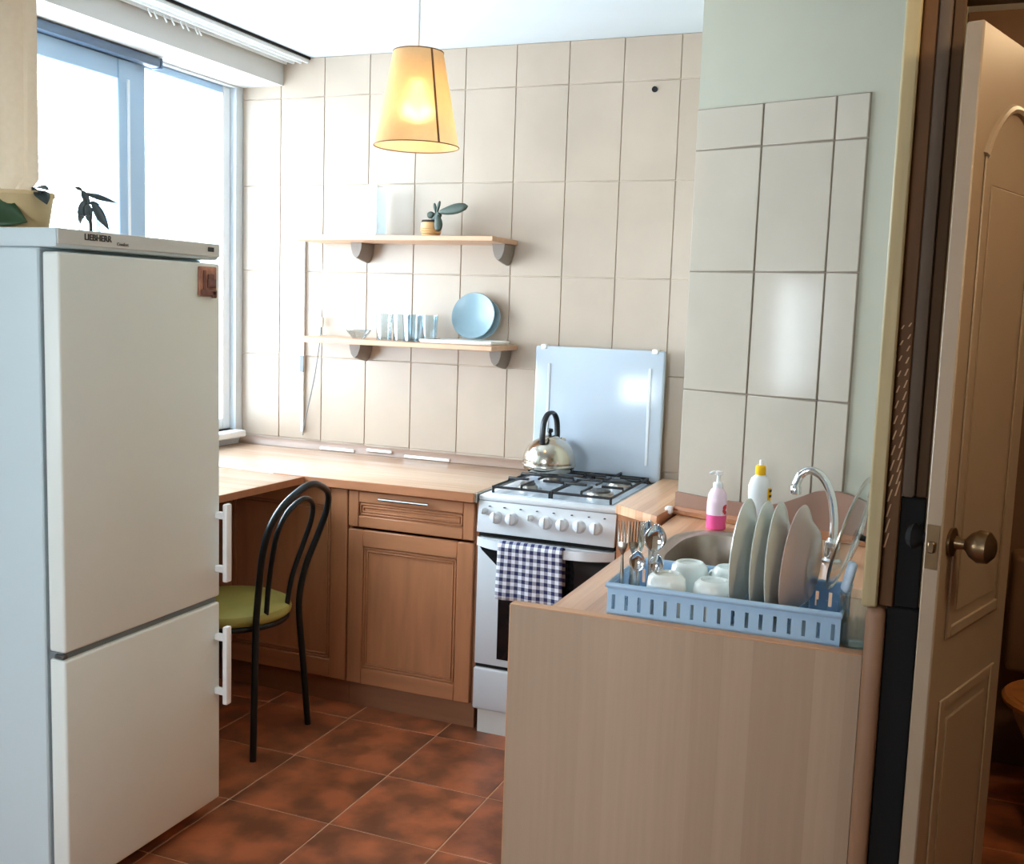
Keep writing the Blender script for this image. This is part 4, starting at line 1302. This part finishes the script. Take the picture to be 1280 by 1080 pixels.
bp_ = obj('wall_plate', plate_bm(0.093, 0.012), 'blueplate')
bp_.location = (-1.725, -0.062, 1.376 + 0.093); bp_.rotation_euler = (math.radians(78), 0, 0)
tag(bp_, 'pale blue round plate leaning on the tiles on the lower shelf', 'plate')
bp2 = bp_.copy(); C.objects.link(bp2); bp2.location = (-1.702, -0.038, 1.376 + 0.083)
bp2['label'] = 'second blue plate peeking out behind the round blue plate'; bp2['group'] = bp_['group'] = 'blue plates on the lower shelf'
bp2.scale = (0.9, 0.9, 0.9)
ty = thing('tray', 'flat white tray lying on the right end of the lower shelf', 'tray', (-1.722, -0.145, 1.3625))
bm = bmesh.new(); box(bm, (-0.155, -0.09, 0.0), (0.145, 0.09, 0.005), 0.002)
obj('base', bm, 'tray', ty)
bm = bmesh.new(); tube(bm, [(-0.155, -0.09, 0.009), (0.145, -0.09, 0.009), (0.145, 0.09, 0.009), (-0.155, 0.09, 0.009)], 0.005, 8, True)
obj('rim', bm, 'tray', ty)

# cord, plug and conduit at the corner of the tiled wall
cd = thing('cable_conduit', 'slim white cable conduit running down the tiles at the left', 'conduit', (-2.556, -0.0075, 0.94))
obj('channel', B((-0.007, -0.010, 0.0), (0.007, 0.0, 0.83), 0.002), 'cord', cd)
obj('junction_clip', B((-0.010, -0.014, 0.26), (0.010, -0.0101, 0.33), 0.002), 'greycord', cd)
pc = thing('power_cord', 'thin cord with small switch dangling below the shelves', 'cord', (-2.456, -0.03, 1.42))
obj('cable', T([(0.0, 0, -0.02), (-0.004, 0, -0.08), (-0.03, 0.0, -0.24), (-0.075, 0.005, -0.42), (-0.092, 0.01, -0.495)], 0.0028, 6, n=6), 'greycord', pc)
obj('cable_pair', T([(0.0, 0, 0.02), (0.006, 0.004, 0.12), (0.0, 0.005, 0.24), (-0.006, 0.008, 0.33)], 0.003, 6, n=6), 'cord', pc)
obj('switch_body', B((-0.012, -0.009, -0.022), (0.012, 0.009, 0.022), 0.005, 2), 'white_plastic', pc)

# ------------------------------------------------------------------ pendant lamp
lx, ly, zb, zt = -1.462, -1.10, 1.968, 2.235
pl_ = thing('pendant_lamp', 'lit yellow cone pendant lamp hanging on a white cord', 'lamp', (lx, ly, HC))
def P0(z): return z - HC
bm = L([(0.124, P0(zb)), (0.0725, P0(zt))], 48, caps=False)
sh = obj('lamp_shade', bm, 'shade', pl_)
bm = bmesh.new()
a_ = math.radians(-32)
cs, sn = math.cos(a_), math.sin(a_)
q = []
for z, r_ in ((zb, 0.1243), (zt, 0.0728)):
    for s in (-0.0035, 0.0035):
        q.append(bm.verts.new((r_ * cs - s * sn, r_ * sn + s * cs, P0(z))))
bm.faces.new((q[0], q[1], q[3], q[2]))
obj('seam', bm, 'seam', sh)
bm = bmesh.new()
tube(bm, [(0.1243 * math.cos(2 * PI * i / 48), 0.1243 * math.sin(2 * PI * i / 48), P0(zb)) for i in range(48)], 0.0016, 6, True)
tube(bm, [(0.0728 * math.cos(2 * PI * i / 48), 0.0728 * math.sin(2 * PI * i / 48), P0(zt)) for i in range(48)], 0.0016, 6, True)
objs('wire_rim', bm, 'seam', sh)
obj('cord', T([(0, 0, 0), (0, 0, P0(zt) - 0.03)], 0.0035, 8), 'cord', pl_)
obj('canopy', L([(0.045, -0.001), (0.043, -0.02), (0.01, -0.03), (0, -0.03)], 28), 'white_plastic', pl_)
so_ = obj('socket', L([(0.0, P0(zt) - 0.02), (0.017, P0(zt) - 0.022), (0.019, P0(zt) - 0.085), (0.0, P0(zt) - 0.088)], 20, caps=False), 'white_plastic', pl_)
bm = bmesh.new()
for k in range(3):
    an = k * 2 * PI / 3 + 0.5
    tube(bm, [(0.0185 * math.cos(an), 0.0185 * math.sin(an), P0(zt) - 0.03), (0.0725 * math.cos(an), 0.0725 * math.sin(an), P0(zt))], 0.0013, 5)
obj('spider', bm, 'steel', so_)
obj('bulb', L([(0.0, P0(zt) - 0.185), (0.02, P0(zt) - 0.18), (0.032, P0(zt) - 0.155), (0.030, P0(zt) - 0.13), (0.016, P0(zt) - 0.095), (0.013, P0(zt) - 0.0885)], 24, caps=False), 'bulb', pl_)
ll = bpy.data.lights.new('lamp_light', 'POINT'); ll.energy = 8.0; ll.color = (1.0, 0.84, 0.60); ll.shadow_soft_size = 0.034
lo_ = bpy.data.objects.new('lamp_light', ll); lo_.location = (0, 0, P0(zt) - 0.155); C.objects.link(lo_); lo_.parent = pl_

# ------------------------------------------------------------------ fridge-freezer
FX, FY0, FY1, FH = -1.8586, -2.072, -1.4921, 1.657
fr_ = thing('fridge_freezer', 'tall white two-door fridge-freezer with plants on top', 'fridge', (FX - 0.30, (FY0 + FY1) / 2, 0))
ox, oy = -(FX - 0.30), -(FY0 + FY1) / 2
def F(x, y, z): return (x + ox, y + oy, z)
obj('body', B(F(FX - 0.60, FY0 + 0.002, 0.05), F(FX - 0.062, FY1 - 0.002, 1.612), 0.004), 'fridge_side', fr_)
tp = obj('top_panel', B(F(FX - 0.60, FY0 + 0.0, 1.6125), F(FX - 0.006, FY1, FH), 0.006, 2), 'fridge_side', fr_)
fa_ = obj('fascia', B(F(FX - 0.0058, FY0 + 0.001, 1.6205), F(FX, FY1 - 0.001, FH - 0.001), 0.002), 'fridge_trim', fr_)
text('emblem', 'LIEBHERR', 0.0205, 'logo', fa_, F(FX + 0.0006, -1.949, 1.6405), (PI / 2, 0, PI / 2))
text('sub_lettering', 'Comfort', 0.011, 'greycord', fa_, F(FX + 0.0006, -1.868, 1.631), (PI / 2, 0, PI / 2))
bm = B(F(FX + 0.0001, -1.545, 1.634), F(FX + 0.0012, -1.520, 1.646))
obj('badge', bm, 'logo', fa_)
obj('gasket', B(F(FX - 0.0615, FY0 + 0.012, 0.06), F(FX - 0.050, FY1 - 0.012, 1.604)), 'gasket', fr_)
du = obj('upper_door', B(F(FX - 0.0498, FY0, 0.662), F(FX, FY1, 1.603), 0.007, 3), 'fridge', fr_)
dl = obj('lower_door', B(F(FX - 0.0498, FY0, 0.055), F(FX, FY1, 0.645), 0.007, 3), 'fridge', fr_)
obj('gap_strip', B(F(FX - 0.049, FY0 + 0.004, 0.6455), F(FX - 0.012, FY1 - 0.004, 0.6615)), 'gasket', fr_)
obj('door_hinge', B(F(FX - 0.030, FY0 - 0.004, 0.648), F(FX - 0.002, FY0 + 0.012, 0.659), 0.002), 'burner', fr_)
obj('base_grille', B(F(FX - 0.58, FY0 + 0.02, 0.0), F(FX - 0.08, FY1 - 0.02, 0.0498)), 'dark', fr_)
for d_, z0, z1 in ((du, 0.712, 0.936), (dl, 0.352, 0.582)):
    bm = B(F(FX + 0.030, -1.522, z0), F(FX + 0.046, -1.498, z1), 0.004, 2)
    for z in (z0 + 0.025, z1 - 0.045):
        box(bm, F(FX - 0.0005, -1.518, z), F(FX + 0.031, -1.502, z + 0.020), 0.003)
    obj('handle', bm, 'white_plastic', d_)
mgn = thing('fridge_magnet', 'brown relief souvenir magnet on the upper fridge door', 'magnet', (FX + 0.0005, -1.552, 1.553), 0)
obj('plaque', B((0, -0.036, -0.040), (0.007, 0.036, 0.040), 0.003, 2), 'magnet', mgn)
bm = bmesh.new()
for y, z, a, b in ((0.012, -0.005, 0.018, 0.012), (0.008, 0.012, 0.012, 0.008), (-0.018, 0.0, 0.005, 0.03), (0.0, -0.030, 0.032, 0.008), (0.022, -0.034, 0.010, 0.010)):
    box(bm, (0.0068, y - a, z - b), (0.0105, y + a, z + b), 0.003, 2)
obj('relief', bm, mat('relief_dark', (132, 88, 76), 0.6, noise=0.3, scale=60), mgn)

# plants on top of the fridge
def leaf_bm(length, width, curl=0.3, fold=0.15, n=10):
    bm = bmesh.new(); rows = []
    for i in range(n + 1):
        s = i / n
        ww = width * math.sin(PI * (0.04 + 0.96 * s) ** 0.85) ** 0.9 if i < n else 0.0005
        z = -curl * length * s * s
        rows.append([bm.verts.new((length * s, ww * q, z + abs(q) * ww * fold)) for q in (-1, -0.5, 0, 0.5, 1)])
    for p, q in zip(rows, rows[1:]):
        for j in range(4): bm.faces.new((p[j], p[j + 1], q[j + 1], q[j]))
    return bm
def leaf(name, par, loc, rot, l_, w_, m, curl=0.3):
    o = obj(name, leaf_bm(l_, w_, curl), m, par, loc, rot)
    md = o.modifiers.new('thickness', 'SOLIDIFY'); md.thickness = 0.0016
    return o
pt = thing('potted_plant', 'beige flower pot with broad green leaf on the fridge, left edge', 'potted plant', (-2.252, -1.80, FH + 0.0005))
obj('saucer', L([(0, 0), (0.08, 0), (0.088, 0.008), (0.084, 0.008), (0.078, 0.004), (0, 0.004)], 36, caps=False), mat('saucer_olive', (150, 140, 70), 0.4, noise=0.1), pt)
obj('pot', L([(0, 0.0042), (0.058, 0.0042), (0.062, 0.010), (0.076, 0.095), (0.080, 0.100), (0.080, 0.110), (0.074, 0.110), (0.070, 0.096), (0, 0.092)], 40, caps=False), 'pot', pt)
obj('soil', L([(0, 0.0945), (0.0695, 0.0945), (0, 0.098)], 32, caps=False), 'soil', pt)
obj('stem', T([(0.01, 0, 0.09), (0.05, -0.01, 0.115), (0.085, -0.02, 0.105)], 0.003, 6, n=4), 'darkleaf', pt)
leaf('leaf', pt, (0.05, -0.01, 0.118), (0.3, -0.35, -0.15), 0.05, 0.018, 'darkleaf', 0.5)
leaf('leaf', pt, (0.07, -0.015, 0.112), (0.2, 0.5, -0.2), 0.048, 0.020, 'darkleaf', 0.3)
obj('stem', T([(-0.02, -0.03, 0.09), (-0.03, -0.075, 0.12), (-0.03, -0.11, 0.10)], 0.003, 6, n=4), 'leaf', pt)
leaf('leaf', pt, (-0.075, -0.095, 0.075), (1.15, 0.20, 0.05), 0.155, 0.050, 'leaf', 0.25)
leaf('leaf', pt, (-0.03, -0.06, 0.118), (0.1, 0.1, 2.7), 0.09, 0.026, 'darkleaf', 0.4)

gp = thing('sprig_in_glass', 'dark-leaved sprig in a small clear glass on the fridge', 'plant', (-2.066, -1.76, FH + 0.0005))
obj('glass_wall', L([(0.026, 0.003), (0.028, 0.05), (0.0295, 0.05), (0.0285, 0.0), (0, 0.0), (0, 0.002), (0.026, 0.003)], 24, caps=False), 'glass', gp)
obj('glass_rim', T([(0.0288 * math.cos(2 * PI * i / 28), 0.0288 * math.sin(2 * PI * i / 28), 0.05) for i in range(28)], 0.0012, 5, True), 'glass', gp)
obj('stem', T([(0.006, 0, 0.003), (0.004, 0, 0.04), (-0.008, 0, 0.085), (-0.022, 0, 0.115), (-0.030, 0, 0.122)], [0.0045, 0.0045, 0.004, 0.003, 0.002], 8, n=5), 'darkleaf', gp)
for lc, rt_l, ll_, lw in (((-0.012, 0, 0.110), (1.3, 0.22, 0.1), 0.090, 0.007), ((0.012, 0, 0.088), (1.2, 1.0, 0.15), 0.080, 0.012), ((0.0, 0, 0.086), (1.2, 0.10, 0.1), 0.030, 0.006),
                         ((-0.016, 0, 0.092), (1.2, 1.85, 0.1), 0.062, 0.011), ((-0.002, -0.004, 0.084), (1.5, 1.5, 0.1), 0.052, 0.014), ((-0.020, -0.002, 0.116), (1.4, 1.0, 0.0), 0.040, 0.010), ((-0.022, 0, 0.120), (1.2, 3.3, 0.0), 0.030, 0.005)):
    leaf('leaf', gp, lc, rt_l, ll_, lw, 'darkleaf', 0.15)

# ------------------------------------------------------------------ chair
ch = thing('dining_chair', 'black tubular cafe chair with round olive seat beside the fridge', 'chair', (-2.2, -0.985, 0.0), math.radians(2))
CYc = 0.0
def hoop(half, xs, zs):
    left = [(x, -h, z) for h, x, z in zip(half, xs, zs)]
    right = [(x, h, z) for h, x, z in zip(half, xs, zs)]
    return left, right
zs = [0.0, 0.25, 0.45, 0.58, 0.70, 0.79, 0.855, 0.893]
xs = [0.205, 0.195, 0.188, 0.205, 0.238, 0.268, 0.292, 0.304]
hw = [0.172, 0.150, 0.132, 0.142, 0.172, 0.178, 0.142, 0.070]
lft, rgt = hoop(hw, xs, zs)
top = [(0.309, 0.0, 0.908)]
obj('back_frame', T(lft + top + list(reversed(rgt)), 0.0115, 12, n=7), 'chair_metal', ch)
zs2 = [0.445, 0.56, 0.68, 0.76, 0.815, 0.845]
xs2 = [0.180, 0.195, 0.226, 0.250, 0.268, 0.278]
hw2 = [0.062, 0.072, 0.095, 0.104, 0.085, 0.045]
l2, r2 = hoop(hw2, xs2, zs2)
obj('inner_hoop', T(l2 + [(0.282, 0, 0.856)] + list(reversed(r2)), 0.009, 12, n=7), 'chair_metal', ch)
obj('seat', L([(0, 0.0), (0.196, 0.0), (0.204, 0.008), (0.206, 0.02), (0.200, 0.034), (0.18, 0.043), (0.10, 0.048), (0, 0.049)], 48, caps=False), 'seat', ch, (0, 0, 0.435))
obj('seat_ring', T([(0.19 * math.cos(2 * PI * i / 40), 0.19 * math.sin(2 * PI * i / 40), 0.424) for i in range(40)], 0.0105, 10, True), 'chair_metal', ch)
for s in (-1, 1):
    obj('front_leg', T([(-0.125, s * 0.135, 0.425), (-0.16, s * 0.15, 0.22), (-0.19, s * 0.165, 0.0)], 0.0115, 12, n=4), 'chair_metal', ch)
